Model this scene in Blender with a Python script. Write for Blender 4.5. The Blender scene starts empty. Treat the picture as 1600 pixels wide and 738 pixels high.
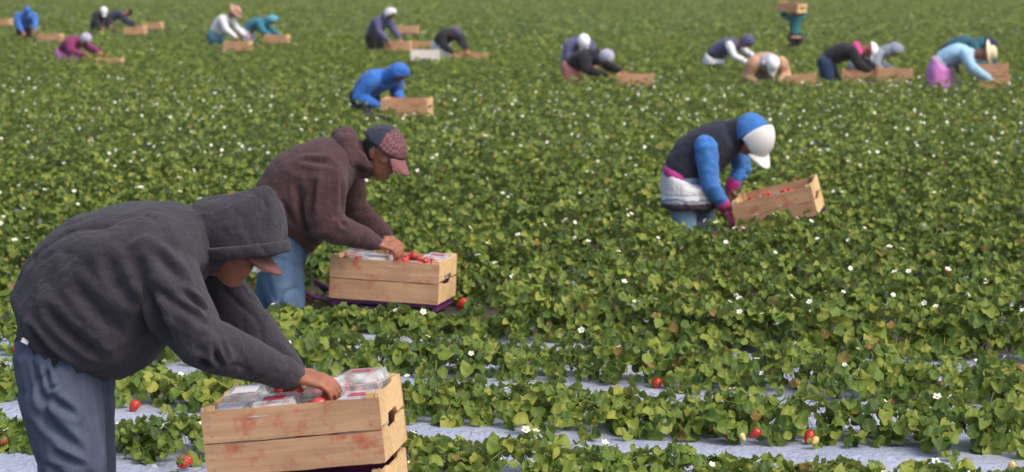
import bpy, bmesh, math, random
import numpy as np
from mathutils import Vector, Matrix, noise
random.seed(7); rng = np.random.default_rng(11)
sc = bpy.context.scene
col = sc.collection
PI = math.pi
# ------------------------------------------------------------------ camera, sky, sun, exposure
FPX = 4200.0; CAMZ = 1.98; TH = math.atan(407 / FPX)
cam_d = bpy.data.cameras.new('camera'); cam = bpy.data.objects.new('camera', cam_d); col.objects.link(cam)
cam_d.sensor_width = 36; cam_d.lens = FPX / 1600 * 36
cam.location = (0, 0, CAMZ); cam.rotation_euler = (PI / 2 - TH, 0, 0)
cam_d.clip_end = 3000; cam_d.clip_start = 0.1
cam_d.dof.use_dof = True; cam_d.dof.focus_distance = 8.6; cam_d.dof.aperture_fstop = 6.3
sc.camera = cam
SUN_EL, SUN_AZ = 50, 128       # degrees; azimuth of the sun measured from +Y clockwise (right of and behind the camera)
w = bpy.data.worlds.new('World'); sc.world = w; w.use_nodes = True
nt = w.node_tree; bg = nt.nodes['Background']
sky = nt.nodes.new('ShaderNodeTexSky'); sky.sky_type = 'NISHITA'; sky.sun_disc = False
sky.sun_elevation = math.radians(SUN_EL); sky.sun_rotation = math.radians(SUN_AZ)
sky.dust_density = 4.0; sky.air_density = 1.0; sky.ozone_density = 1.0
nt.links.new(sky.outputs[0], bg.inputs[0]); bg.inputs[1].default_value = 0.15
sd = bpy.data.lights.new('sun', 'SUN'); sun = bpy.data.objects.new('sun', sd); col.objects.link(sun)
sd.energy = 1.3; sd.angle = math.radians(32); sd.color = (1, 0.93, 0.82)
_el, _az = math.radians(SUN_EL), math.radians(SUN_AZ)
_sdir = Vector((math.sin(_az) * math.cos(_el), math.cos(_az) * math.cos(_el), math.sin(_el)))
sun.rotation_euler = _sdir.to_track_quat('Z', 'Y').to_euler(); sun.location = (0, 0, 30)
vs = sc.view_settings; vs.view_transform = 'Standard'; vs.look = 'None'; vs.gamma = 1.0; vs.exposure = 0.66
sc.cycles.max_bounces = 8; sc.cycles.transparent_max_bounces = 12

def P(px, py, Y):
    """world point on the plane at depth Y that the pixel (1600 wide) looks at"""
    a = (px - 800) / FPX; b = (369 - py) / FPX
    d = Vector((a, math.cos(TH) + b * math.sin(TH), -math.sin(TH) + b * math.cos(TH)))
    return Vector((0, 0, CAMZ)) + d * (Y / d.y)

# field layout: beds run slightly askew of the view, one bed every 1.1 m
SLOPE = -0.335; C0 = 8.43; SP = 1.1; BEDZ = 0.38
def row_y(k, X): return C0 + SP * k + SLOPE * X
def furrow(px, cut):
    yr = 6216 / (cut + 38); X = (px - 800) / FPX * yr
    k = round((yr - SLOPE * X - C0) / SP)
    Y = row_y(k, X) + SP / 2
    X = (px - 800) / FPX * Y
    return row_y(k, X) + SP / 2

# ------------------------------------------------------------------ materials
def newmat(name):
    m = bpy.data.materials.new(name); m.use_nodes = True
    n = m.node_tree; p = n.nodes['Principled BSDF']
    return m, n, p
def N(nt, t, **kw):
    x = nt.nodes.new(t)
    for k, v in kw.items():
        if k.startswith('i_'): x.inputs[k[2:]].default_value = v
        else: setattr(x, k, v)
    return x
def ramp(nt, fac, stops):
    r = nt.nodes.new('ShaderNodeValToRGB'); e = r.color_ramp.elements
    while len(e) > 1: e.remove(e[-1])
    e[0].position = stops[0][0]; e[0].color = (*stops[0][1], 1)
    for p, c in stops[1:]:
        q = e.new(p); q.color = (*c, 1)
    nt.links.new(fac, r.inputs[0]); return r.outputs[0]
def mixc(nt, f, a, b, mode='MIX'):
    x = nt.nodes.new('ShaderNodeMix'); x.data_type = 'RGBA'; x.blend_type = mode
    for s, v in ((0, f), (6, a), (7, b)):
        if isinstance(v, bpy.types.NodeSocket): nt.links.new(v, x.inputs[s])
        else: x.inputs[s].default_value = v if s == 0 else (*v, 1)
    return x.outputs[2]
def bump(nt, p, h, strength, dist):
    b = nt.nodes.new('ShaderNodeBump'); b.inputs['Strength'].default_value = strength; b.inputs['Distance'].default_value = dist
    nt.links.new(h, b.inputs['Height']); nt.links.new(b.outputs[0], p.inputs['Normal'])
def objco(nt): return nt.nodes.new('ShaderNodeTexCoord').outputs['Object']
def mathn(nt, op, a, b=0.0, c=None):
    x = nt.nodes.new('ShaderNodeMath'); x.operation = op
    for i, v in enumerate((a, b) if c is None else (a, b, c)):
        if isinstance(v, bpy.types.NodeSocket): nt.links.new(v, x.inputs[i])
        else: x.inputs[i].default_value = v
    return x.outputs[0]

def cloth(name, c, fade=0.25, weave=900, rough=0.9, wrinkle=0.0):
    m, n, p = newmat(name); co = objco(n)
    a = N(n, 'ShaderNodeTexNoise', i_Scale=7.0, i_Detail=5.0, i_Roughness=0.6); n.links.new(co, a.inputs[0])
    lo = tuple(x * (1 - fade) for x in c); hi = tuple(min(1, x * (1 + fade) + 0.004) for x in c)
    base = ramp(n, a.outputs[0], [(0.3, lo), (0.7, hi)])
    f = N(n, 'ShaderNodeTexNoise', i_Scale=float(weave), i_Detail=2.0); n.links.new(co, f.inputs[0])
    base = mixc(n, 0.35, base, ramp(n, f.outputs[0], [(0.3, lo), (0.7, hi)]))
    n.links.new(base, p.inputs['Base Color'])
    p.inputs['Roughness'].default_value = rough; p.inputs['Specular IOR Level'].default_value = 0.2
    p.inputs['Sheen Weight'].default_value = 0.12; p.inputs['Sheen Roughness'].default_value = 0.5
    g = N(n, 'ShaderNodeTexNoise', i_Scale=28.0, i_Detail=4.0, i_Distortion=0.6); n.links.new(co, g.inputs[0])
    h = mathn(n, 'ADD', mathn(n, 'MULTIPLY', g.outputs[0], 1.0), mathn(n, 'MULTIPLY', f.outputs[0], 0.15))
    bump(n, p, h, 0.85, 0.018)
    return m
def denim(name, c, worn):
    m, n, p = newmat(name); co = objco(n)
    mp = N(n, 'ShaderNodeMapping'); mp.inputs['Scale'].default_value = (9, 9, 3.0); n.links.new(co, mp.inputs[0])
    a = N(n, 'ShaderNodeTexNoise', i_Scale=1.0, i_Detail=6.0, i_Roughness=0.65); n.links.new(mp.outputs[0], a.inputs[0])
    base = ramp(n, a.outputs[0], [(0.33, tuple(x * .72 for x in c)), (0.55, c), (0.75, worn)])
    f = N(n, 'ShaderNodeTexNoise', i_Scale=420.0, i_Detail=2.0); n.links.new(co, f.inputs[0])
    base = mixc(n, 0.3, base, ramp(n, f.outputs[0], [(0.35, tuple(x * .6 for x in c)), (0.7, worn)]))
    n.links.new(base, p.inputs['Base Color']); p.inputs['Roughness'].default_value = .88
    p.inputs['Specular IOR Level'].default_value = .2
    bump(n, p, mathn(n, 'ADD', a.outputs[0], mathn(n, 'MULTIPLY', f.outputs[0], .2)), 0.5, 0.006)
    return m
def plain(name, c, rough=0.6, var=0.12, scale=40, spec=.4):
    m, n, p = newmat(name); a = N(n, 'ShaderNodeTexNoise', i_Scale=float(scale), i_Detail=4.0)
    n.links.new(objco(n), a.inputs[0])
    n.links.new(ramp(n, a.outputs[0], [(.3, tuple(x * (1 - var) for x in c)), (.7, tuple(min(1, x * (1 + var)) for x in c))]), p.inputs['Base Color'])
    p.inputs['Roughness'].default_value = rough; p.inputs['Specular IOR Level'].default_value = spec
    bump(n, p, a.outputs[0], .25, .002)
    return m
def leafmat(name='leaf green'):
    m, n, p = newmat(name)
    geo = n.nodes.new('ShaderNodeNewGeometry'); oi = n.nodes.new('ShaderNodeObjectInfo')
    r = mathn(n, 'FRACT', mathn(n, 'ADD', geo.outputs['Random Per Island'], oi.outputs['Random']))
    r2 = mathn(n, 'FRACT', mathn(n, 'MULTIPLY', r, 17.31))
    a = N(n, 'ShaderNodeTexNoise', i_Scale=1.3, i_Detail=4.0, i_Roughness=.65)
    n.links.new(geo.outputs['Position'], a.inputs[0])
    v = mathn(n, 'ADD', mathn(n, 'MULTIPLY', r, .70), mathn(n, 'MULTIPLY', mathn(n, 'SUBTRACT', a.outputs[0], .36), .85))
    base = ramp(n, v, [(0.06, (.027, .062, .011)), (0.27, (.070, .128, .016)), (0.50, (.140, .205, .025)), (0.76, (.235, .275, .038)), (1.0, (.36, .33, .055))])
    dry = ramp(n, r2, [(0.0, (.22, .08, .025)), (0.5, (.16, .10, .025)), (1, (.24, .15, .04))])
    base = mixc(n, mathn(n, 'GREATER_THAN', r2, 0.982), base, dry)
    # paler veins, printed along the leaf's own coordinates
    uv = n.nodes.new('ShaderNodeTexCoord').outputs['UV']; s = n.nodes.new('ShaderNodeSeparateXYZ'); n.links.new(uv, s.inputs[0])
    ax = mathn(n, 'ABSOLUTE', mathn(n, 'SUBTRACT', s.outputs[0], .5))
    ph = mathn(n, 'FRACT', mathn(n, 'MULTIPLY', mathn(n, 'SUBTRACT', s.outputs[1], mathn(n, 'MULTIPLY', ax, .8)), 7.0))
    vein = mathn(n, 'LESS_THAN', ph, .16)
    mid = mathn(n, 'LESS_THAN', ax, .025)
    rim = mathn(n, 'GREATER_THAN', ax, .46)
    vv = mathn(n, 'MAXIMUM', mathn(n, 'MULTIPLY', vein, .22), mathn(n, 'MAXIMUM', mathn(n, 'MULTIPLY', mid, .45), mathn(n, 'MULTIPLY', rim, .3)))
    base = mixc(n, vv, base, (.21, .27, .07)); base = mixc(n, mathn(n, 'MULTIPLY', geo.outputs['Backfacing'], .55), base, (.20, .25, .11))
    n.links.new(base, p.inputs['Base Color'])
    p.inputs['Roughness'].default_value = .5; p.inputs['Specular IOR Level'].default_value = .3
    bump(n, p, mathn(n, 'SUBTRACT', 1.0, vv), .5, .003)
    tr = n.nodes.new('ShaderNodeBsdfTranslucent')
    n.links.new(mixc(n, 1.0, base, (1.5, 1.45, .7), 'MULTIPLY'), tr.inputs[0])
    mx = n.nodes.new('ShaderNodeMixShader'); mx.inputs[0].default_value = .28
    n.links.new(p.outputs[0], mx.inputs[1]); n.links.new(tr.outputs[0], mx.inputs[2])
    n.links.new(mx.outputs[0], n.nodes['Material Output'].inputs[0])
    return m
def woodmat(name, c1, c2, stain=(.42, .045, .03), amount=.56):
    m, n, p = newmat(name); co = objco(n); oi = n.nodes.new('ShaderNodeObjectInfo')
    off = n.nodes.new('ShaderNodeCombineXYZ'); n.links.new(mathn(n, 'MULTIPLY', oi.outputs['Random'], 37), off.inputs[0]); n.links.new(mathn(n, 'MULTIPLY', oi.outputs['Random'], 11), off.inputs[2])
    ad = N(n, 'ShaderNodeVectorMath', operation='ADD'); n.links.new(co, ad.inputs[0]); n.links.new(off.outputs[0], ad.inputs[1])
    mp = N(n, 'ShaderNodeMapping'); mp.inputs['Scale'].default_value = (3.5, 40, 60); n.links.new(ad.outputs[0], mp.inputs[0])
    a = N(n, 'ShaderNodeTexNoise', i_Scale=1.0, i_Detail=6.0, i_Roughness=.65, i_Distortion=.5); n.links.new(mp.outputs[0], a.inputs[0])
    base = ramp(n, a.outputs[0], [(.28, c1), (.5, tuple((x + y) / 2 for x, y in zip(c1, c2))), (.72, c2)])
    b = N(n, 'ShaderNodeTexNoise', i_Scale=9.0, i_Detail=5.0, i_Roughness=.7); n.links.new(ad.outputs[0], b.inputs[0])
    sm = ramp(n, b.outputs[0], [(amount - .04, (0, 0, 0)), (amount + .12, (.8, .8, .8))])
    base = mixc(n, sm, base, stain)
    d = N(n, 'ShaderNodeTexNoise', i_Scale=4.0, i_Detail=6.0); n.links.new(ad.outputs[0], d.inputs[0])
    base = mixc(n, ramp(n, d.outputs[0], [(.45, (0, 0, 0)), (.8, (.6, .6, .6))]), base, tuple(x * .45 for x in c1))
    n.links.new(base, p.inputs['Base Color']); p.inputs['Roughness'].default_value = .8; p.inputs['Specular IOR Level'].default_value = .25
    bump(n, p, a.outputs[0], .6, .002)
    return m
def skinmat(name, c):
    m, n, p = newmat(name); a = N(n, 'ShaderNodeTexNoise', i_Scale=30.0, i_Detail=5.0); n.links.new(objco(n), a.inputs[0])
    n.links.new(ramp(n, a.outputs[0], [(.3, tuple(x * .8 for x in c)), (.7, (min(1, c[0] * 1.18), c[1] * 1.08, c[2] * 1.05))]), p.inputs['Base Color'])
    p.inputs['Roughness'].default_value = .5; p.inputs['Subsurface Weight'].default_value = .1
    p.inputs['Subsurface Radius'].default_value = (.01, .004, .002)
    f = N(n, 'ShaderNodeTexNoise', i_Scale=160.0, i_Detail=3.0); n.links.new(objco(n), f.inputs[0]); bump(n, p, f.outputs[0], .4, .002)
    return m
def mulchmat():
    m, n, p = newmat('plastic mulch film'); co = objco(n)
    a = N(n, 'ShaderNodeTexNoise', i_Scale=3.0, i_Detail=6.0, i_Roughness=.7); n.links.new(co, a.inputs[0])
    base = ramp(n, a.outputs[0], [(.3, (.29, .32, .42)), (.7, (.38, .41, .50))])
    b = N(n, 'ShaderNodeTexNoise', i_Scale=55.0, i_Detail=4.0, i_Roughness=.7); n.links.new(co, b.inputs[0])
    base = mixc(n, ramp(n, b.outputs[0], [(.68, (0, 0, 0)), (.78, (.6, .6, .6))]), base, (.13, .09, .06))
    d = N(n, 'ShaderNodeTexNoise', i_Scale=2.2, i_Detail=5.0); n.links.new(co, d.inputs[0])
    base = mixc(n, ramp(n, d.outputs[0], [(.5, (0, 0, 0)), (.8, (.55, .55, .55))]), base, (.26, .22, .19))
    n.links.new(base, p.inputs['Base Color']); p.inputs['Roughness'].default_value = .42
    e = N(n, 'ShaderNodeTexNoise', i_Scale=22.0, i_Detail=5.0, i_Distortion=1.2); n.links.new(co, e.inputs[0]); bump(n, p, e.outputs[0], .9, .02)
    return m
def gapshademulch():
    m, n, p = newmat('mulch film with shade tone'); co = objco(n)  # soil-dark tone on the film stands in for shade between the rows
    a = N(n, 'ShaderNodeTexNoise', i_Scale=12.0, i_Detail=8.0, i_Roughness=.75); n.links.new(co, a.inputs[0])
    soil = ramp(n, a.outputs[0], [(.3, (.022, .015, .010)), (.7, (.06, .040, .026))])
    b = N(n, 'ShaderNodeTexNoise', i_Scale=1.1, i_Detail=4.0); n.links.new(co, b.inputs[0])
    n.links.new(mixc(n, ramp(n, b.outputs[0], [(.60, (0, 0, 0)), (.66, (.85, .85, .85))]), soil, (.36, .38, .46)), p.inputs['Base Color'])
    p.inputs['Roughness'].default_value = .8; bump(n, p, a.outputs[0], .7, .02); return m
def soilmat():
    m, n, p = newmat('furrow soil'); co = objco(n)
    a = N(n, 'ShaderNodeTexNoise', i_Scale=14.0, i_Detail=8.0, i_Roughness=.75); n.links.new(co, a.inputs[0])
    n.links.new(ramp(n, a.outputs[0], [(.3, (.022, .014, .010)), (.7, (.065, .042, .028))]), p.inputs['Base Color'])
    p.inputs['Roughness'].default_value = .95; bump(n, p, a.outputs[0], .8, .03); return m
def farmat():
    m, n, p = newmat('far crop'); co = objco(n)
    a = N(n, 'ShaderNodeTexNoise', i_Scale=3.0, i_Detail=8.0, i_Roughness=.8); n.links.new(co, a.inputs[0])
    n.links.new(ramp(n, a.outputs[0], [(.3, (.05, .10, .018)), (.55, (.10, .155, .025)), (.75, (.19, .23, .04))]), p.inputs['Base Color'])
    p.inputs['Roughness'].default_value = .9; bump(n, p, a.outputs[0], .8, .1); return m
def clearmat():
    m, n, p = newmat('clear punnet plastic')
    p.inputs['Base Color'].default_value = (.82, .85, .86, 1); p.inputs['Roughness'].default_value = .12; p.inputs['Specular IOR Level'].default_value = .8
    t = n.nodes.new('ShaderNodeBsdfTransparent'); mx = n.nodes.new('ShaderNodeMixShader')
    a = N(n, 'ShaderNodeTexNoise', i_Scale=30.0, i_Detail=2.0); n.links.new(objco(n), a.inputs[0])
    n.links.new(ramp(n, a.outputs[0], [(.4, (.3, .3, .3)), (.75, (.7, .7, .7))]), mx.inputs[0])
    n.links.new(t.outputs[0], mx.inputs[1]); n.links.new(p.outputs[0], mx.inputs[2]); n.links.new(mx.outputs[0], n.nodes['Material Output'].inputs[0])
    return m
def berrymat(name, c, c2):
    m, n, p = newmat(name); co = objco(n)
    a = N(n, 'ShaderNodeTexNoise', i_Scale=25.0, i_Detail=2.0); n.links.new(co, a.inputs[0])
    base = ramp(n, a.outputs[0], [(.35, c), (.75, c2)])
    v = N(n, 'ShaderNodeTexVoronoi', i_Scale=170.0); n.links.new(co, v.inputs[0])
    base = mixc(n, ramp(n, v.outputs[0], [(.12, (.8, .8, .8)), (.22, (0, 0, 0))]), base, (.55, .38, .1))
    n.links.new(base, p.inputs['Base Color']); p.inputs['Roughness'].default_value = .3
    bump(n, p, v.outputs[0], .5, .002); return m

M = dict(
    leaf=leafmat(), stem=plain('leaf stalk', (.17, .20, .05), .6), petal=plain('white petal', (.85, .86, .78), .6, .04),
    yolk=plain('flower centre', (.75, .52, .06), .7), berry=berrymat('ripe strawberry', (.36, .008, .010), (.52, .03, .02)),
    pale_berry=berrymat('unripe strawberry', (.62, .55, .18), (.70, .42, .16)),
    mulch=mulchmat(), gapshade=gapshademulch(), soil=soilmat(), far=farmat(),
    wood=woodmat('crate wood', (.38, .21, .115), (.58, .355, .205)), endwood=woodmat('pale crate end wood', (.52, .32, .14), (.74, .52, .27), amount=.66),
    purplewood=woodmat('purple stained wood', (.10, .012, .11), (.19, .03, .17), amount=.8),
    whitewood=woodmat('white carton', (.62, .55, .5), (.78, .74, .7), amount=.7),
    clear=clearmat(), label=plain('printed lid label', (.75, .7, .72), .4), redlabel=plain('red printed label', (.5, .02, .05), .4),
    purple=plain('purple painted metal', (.12, .02, .13), .45), metal=plain('worn grey metal', (.25, .25, .26), .4), tyre=plain('rubber', (.02, .02, .02), .8),
    skin=skinmat('tanned skin', (.27, .105, .055)), skin2=skinmat('brown skin', (.27, .105, .055)),
    eye=plain('eye', (.05, .03, .02), .15), hair=plain('black hair', (.012, .01, .009), .5), shoe=plain('work boot leather', (.06, .04, .03), .7),
)
_cl = {}
def C(name, c, **kw):
    if name not in _cl: _cl[name] = cloth(name, c, **kw)
    return _cl[name]
def D(name, c, worn):
    if name not in _cl: _cl[name] = denim(name, c, worn)
    return _cl[name]

# ------------------------------------------------------------------ mesh helpers
class MB:
    def __init__(s): s.v = []; s.f = []; s.m = []
    def add(s, verts, faces, mi=0):
        o = len(s.v); s.v += [tuple(x) for x in verts]; s.f += [tuple(i + o for i in f) for f in faces]; s.m += [mi] * len(faces)
    def box(s, c, d, mi=0, rot=None):
        h = [x / 2 for x in d]; vs_ = [Vector((x * h[0], y * h[1], z * h[2])) for x in (-1, 1) for y in (-1, 1) for z in (-1, 1)]
        if rot is not None: vs_ = [rot @ v for v in vs_]
        s.add([v + Vector(c) for v in vs_], [(0, 1, 3, 2), (4, 6, 7, 5), (0, 4, 5, 1), (2, 3, 7, 6), (0, 2, 6, 4), (1, 5, 7, 3)], mi)
    def loft(s, rings, n=16, mi=0, cap=True):
        """rings of (centre, u, v): an elliptic section spanned by the vectors u and v"""
        vs_ = []; fs = []
        for c, u, v in rings:
            for i in range(n):
                a = 2 * PI * i / n; vs_.append(Vector(c) + Vector(u) * math.cos(a) + Vector(v) * math.sin(a))
        for r in range(len(rings) - 1):
            for i in range(n):
                j = (i + 1) % n; fs.append((r * n + i, r * n + j, (r + 1) * n + j, (r + 1) * n + i))
        if cap:
            a = len(vs_); vs_.append(Vector(rings[0][0])); vs_.append(Vector(rings[-1][0])); L = (len(rings) - 1) * n
            for i in range(n):
                j = (i + 1) % n; fs.append((a, j, i)); fs.append((a + 1, L + i, L + j))
        s.add(vs_, fs, mi)
    def tube(s, pts, rad, n=12, hint=(0, 1, 0), mi=0, round_=True):
        """rounded tube; a radius may be a pair (along the hint, across it)"""
        pts = [Vector(p) for p in pts]; rad = [(r, r) if not isinstance(r, (tuple, list)) else r for r in rad]; rings = []
        for i, p in enumerate(pts):
            t = (pts[min(i + 1, len(pts) - 1)] - pts[max(i - 1, 0)]).normalized()
            u = Vector(hint) - t * t.dot(Vector(hint))
            if u.length < .05: u = Vector((1, .3, .2)) - t * t.dot(Vector((1, .3, .2)))
            u.normalize(); v = t.cross(u).normalized()
            ru, rv = rad[i]
            if i == 0 and round_:
                m = min(ru, rv); rings += [(p - t * m * .95, u * ru * .3, v * rv * .3), (p - t * m * .6, u * ru * .78, v * rv * .78)]
            rings.append((p, u * ru, v * rv))
            if i == len(pts) - 1 and round_:
                m = min(ru, rv); rings += [(p + t * m * .6, u * ru * .78, v * rv * .78), (p + t * m * .95, u * ru * .3, v * rv * .3)]
        s.loft(rings, n, mi)
    def mesh(s, name, mats, smooth=True):
        me = bpy.data.meshes.new(name); me.from_pydata(s.v, [], s.f)
        for m in (mats if isinstance(mats, (list, tuple)) else [mats]): me.materials.append(m)
        if any(s.m): me.polygons.foreach_set('material_index', s.m)
        if smooth: me.polygons.foreach_set('use_smooth', [True] * len(me.polygons))
        bm = bmesh.new(); bm.from_mesh(me); bmesh.ops.recalc_face_normals(bm, faces=bm.faces); bm.to_mesh(me); bm.free()
        me.update(); return me
def link(name, me, parent=None, loc=(0, 0, 0), rot=(0, 0, 0)):
    o = bpy.data.objects.new(name, me); col.objects.link(o); o.location = loc; o.rotation_euler = rot
    if parent is not None: o.parent = parent
    return o
def tag(o, label=None, cat=None, group=None, kind=None):
    for k, v in (('label', label), ('category', cat), ('group', group), ('kind', kind)):
        if v: o[k] = v
    return o
def empty(name, loc, label, cat, group=None, rot=(0, 0, 0)):
    return tag(link(name, None, None, loc, rot), label, cat, group)
def fuse(mb, name, mats, vox, smooth=4, base=Vector((0, 0, 0))):
    """melt overlapping closed shapes into one continuous surface"""
    me = mb.mesh(name + '_raw', mats if isinstance(mats, list) else [mats])
    o = bpy.data.objects.new('tmp', me); col.objects.link(o)
    r = o.modifiers.new('r', 'REMESH'); r.mode = 'VOXEL'; r.voxel_size = vox; r.use_smooth_shade = True
    s = o.modifiers.new('s', 'SMOOTH'); s.factor = .5; s.iterations = smooth
    dg = bpy.context.evaluated_depsgraph_get(); dg.update()
    out = bpy.data.meshes.new_from_object(o.evaluated_get(dg)); out.name = name
    bpy.data.objects.remove(o); bpy.data.meshes.remove(me)
    n = len(out.vertices); co = np.empty(n * 3); out.vertices.foreach_get('co', co); co = co.reshape(-1, 3) - np.array(base)
    out.vertices.foreach_set('co', co.ravel()); out.update()
    return out
def crease(me, lines, noise_amp=0.0, freq=9.0, stretch=(1, 1, 1), seed=0, ridge=0.0, rf=4.2):
    n = len(me.vertices); co = np.empty(n * 3); no = np.empty(n * 3)
    me.vertices.foreach_get('co', co); me.vertices.foreach_get('normal', no); co = co.reshape(-1, 3); no = no.reshape(-1, 3)
    d = np.zeros(n)
    for p0, p1, wd, am in lines:
        p0 = np.array(p0); p1 = np.array(p1); ab = p1 - p0; L = ab @ ab
        t = np.clip(((co - p0) @ ab) / L, 0, 1); q = p0 + t[:, None] * ab; r = np.linalg.norm(co - q, axis=1)
        fade = np.sin(np.clip(t, .02, .98) * PI) ** .5
        x = r / wd
        d += am * 1.5 * fade * (np.exp(-(x - 1.35) ** 2 * 1.6) * .9 - np.exp(-x ** 2 * 1.4))
    if noise_amp:
        sx, sy, sz = stretch
        for i in range(n):
            c = co[i]; v = Vector((c[0] * sx * freq + seed, c[1] * sy * freq, c[2] * sz * freq))
            a = noise.noise(v); b = noise.noise(v * 2.3 + Vector((a * 1.5, 3, a)))
            d[i] += noise_amp * ((1 - 2 * abs(a)) * .7 + b * .5 - .3)
            if ridge:      # sharp valleys where the cloth folds, present only in patches
                wv = Vector((c[0] * sx, c[1] * sy, c[2] * sz)); wv = wv * rf + Vector((noise.noise(wv * 5), noise.noise(wv * 5 + Vector((7, 0, 0))), 0)) * .8 + Vector((seed, 5, 2))
                k1 = (1 - min(1, abs(noise.noise(wv)) * 2.2)) ** 5; k2 = (1 - min(1, abs(noise.noise(wv * 2.1 + Vector((3, 9, 4)))) * 2.0)) ** 4
                mk = max(0, min(1, .5 + 1.8 * noise.noise(wv * .7 + Vector((11, 2, 5)))))
                d[i] += ridge * mk * (-k1 * .9 - k2 * .45 + .12)
    co = co + no * d[:, None]
    me.vertices.foreach_set('co', co.ravel()); me.update()

# ------------------------------------------------------------------ the setting: soil, beds, far field
def sheet(name, x0, x1, y0, y1, z, nx, ny, mat, fn=None):
    mb = MB()
    vs_ = [(x0 + (x1 - x0) * i / nx, y0 + (y1 - y0) * j / ny) for j in range(ny + 1) for i in range(nx + 1)]
    mb.add([(x, y, z + (fn(x, y) if fn else 0)) for x, y in vs_], [(j * (nx + 1) + i, j * (nx + 1) + i + 1, (j + 1) * (nx + 1) + i + 1, (j + 1) * (nx + 1) + i) for j in range(ny) for i in range(nx)])
    return tag(link(name, mb.mesh(name, mat)), kind='structure')
sheet('soil_ground', -900, 900, -60, 2400, 0, 4, 4, M['soil'])
sheet('far_field', -900, 900, 176, 2400, .46, 40, 40, M['far'])
PROF = [(-.50, .005), (-.44, .06), (-.40, .30), (-.36, .365), (-.24, .38), (-.1, .385), (.1, .385), (.24, .38), (.36, .365), (.40, .30), (.44, .06), (.50, .005)]
def bed_mesh(mb, k, xa, xb, step, rough=True):
    nx = max(1, int((xb - xa) / step)); n = len(PROF); vs_ = []
    for i in range(nx + 1):
        x = xa + (xb - xa) * i / nx
        for (q, z) in PROF:
            dz = 0; dq = 0
            if rough:
                v = Vector((x * 2.3, q * 3 + k * 7, z)); dz = noise.noise(v) * .014 + noise.noise(v * 4) * .005; dq = noise.noise(v + Vector((9, 0, 0))) * .02
                if z < .02: dz = 0
            vs_.append((x, row_y(k, x) + (q + dq) * 1.047, z + dz))
    mb.add(vs_, [(i * n + j, (i + 1) * n + j, (i + 1) * n + j + 1, i * n + j + 1) for i in range(nx) for j in range(n - 1)])
for k in range(-4, 14):
    mb = MB(); ym = row_y(k, 0); hw = .19 * ym + 2.2
    bed_mesh(mb, k, -hw, hw, .05)
    tag(link('raised_bed', mb.mesh('raised_bed', M['mulch'] if k < 4 else M['gapshade'])), kind='structure')
mb = MB()
for k in range(14, 153):
    hw = .19 * row_y(k, 0) + 6; bed_mesh(mb, k, -hw, hw, 4, False)
tag(link('far_raised_beds', mb.mesh('far_raised_beds', M['gapshade'])), kind='structure')

# ------------------------------------------------------------------ strawberry leaves, flowers, berries
def leaflet(mb, org, yaw, L, W, cup, droop, mi=0, lod=0, uvs=None):
    """one rounded leaflet growing from org in direction yaw, cupped along its midrib"""
    if lod == 0:
        st = [(0, 0), (.08, .27), (.20, .44), (.25, .43), (.37, .53), (.42, .51), (.55, .56), (.60, .53), (.72, .53), (.77, .48), (.87, .43), (.91, .37), (.975, .26), (1.0, .0)]
    else: st = [(0, 0), (.4, .5), (.85, .36), (1, 0)]
    ca, sa = math.cos(yaw), math.sin(yaw)
    V_, UV = [], []
    def pt(t, s):
        x = t * L; y = s * W * 1.0
        ruf = (math.sin(t * 11 + s * 5 + W * 900) * .0042 * (abs(s) * 2) + math.sin(t * 7 + W * 500) * .002) if lod == 0 else 0
        z = abs(s) * 2 * cup * W - droop * t * t * L + ruf
        V_.append((org[0] + x * ca - y * sa, org[1] + x * sa + y * ca, org[2] + z)); UV.append((.5 + (s / max(.01, .5)) * .5, t))
    for i, (t, s) in enumerate(st):
        pt(t, 0)
        if s > 0: pt(t, -s); pt(t, s)
    F = []; idx = []; q = 0
    for (t, s) in st:
        idx.append((q, q + 1, q + 2) if s > 0 else (q, q, q)); q += 3 if s > 0 else 1
    for i in range(len(st) - 1):
        a, b = idx[i], idx[i + 1]
        for side in (1, 2):
            f = [a[0], a[side], b[side], b[0]]; g = []
            for x in f:
                if x not in g: g.append(x)
            if len(g) >= 3: F.append(tuple(g if side == 1 else g[::-1]))
    if uvs is not None: uvs += [[UV[i] for i in f] for f in F]
    mb.add(V_, F, mi)
def leaf_mesh(i, lod=0):
    r = random.Random(100 + i); mb = MB(); uvs = []
    L = r.uniform(.042, .056); W = L * r.uniform(.86, 1.0); cup = r.uniform(.02, .48); dr = r.uniform(.1, .6)
    for a in (0, r.uniform(1.25, 1.55), -r.uniform(1.25, 1.55)):
        k = 1 if a == 0 else r.uniform(.85, .97)
        o = (.006 * math.cos(a), .006 * math.sin(a), 0)
        leaflet(mb, o, a, L * k, W * k, cup, dr * r.uniform(.6, 1.2), 0, lod, uvs)
    nf = len(mb.f)
    if lod == 0:   # stalk running back and down to the crown of the plant
        l = r.uniform(.05, .08); pts = [(.004, 0, -.002), (-l * .3, 0, -.012), (-l * .8, .0, -.05), (-l * .95, 0, -.09)]
        for a, b in zip(pts[:-1], pts[1:]):
            mb.add([(a[0], -.0016, a[2]), (a[0], .0016, a[2]), (b[0], .0016, b[2]), (b[0], -.0016, b[2]), (a[0], 0, a[2] - .003), (b[0], 0, b[2] - .003)], [(0, 1, 2, 3), (0, 3, 5, 4), (1, 4, 5, 2)], 1)
    return mb, uvs
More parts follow.
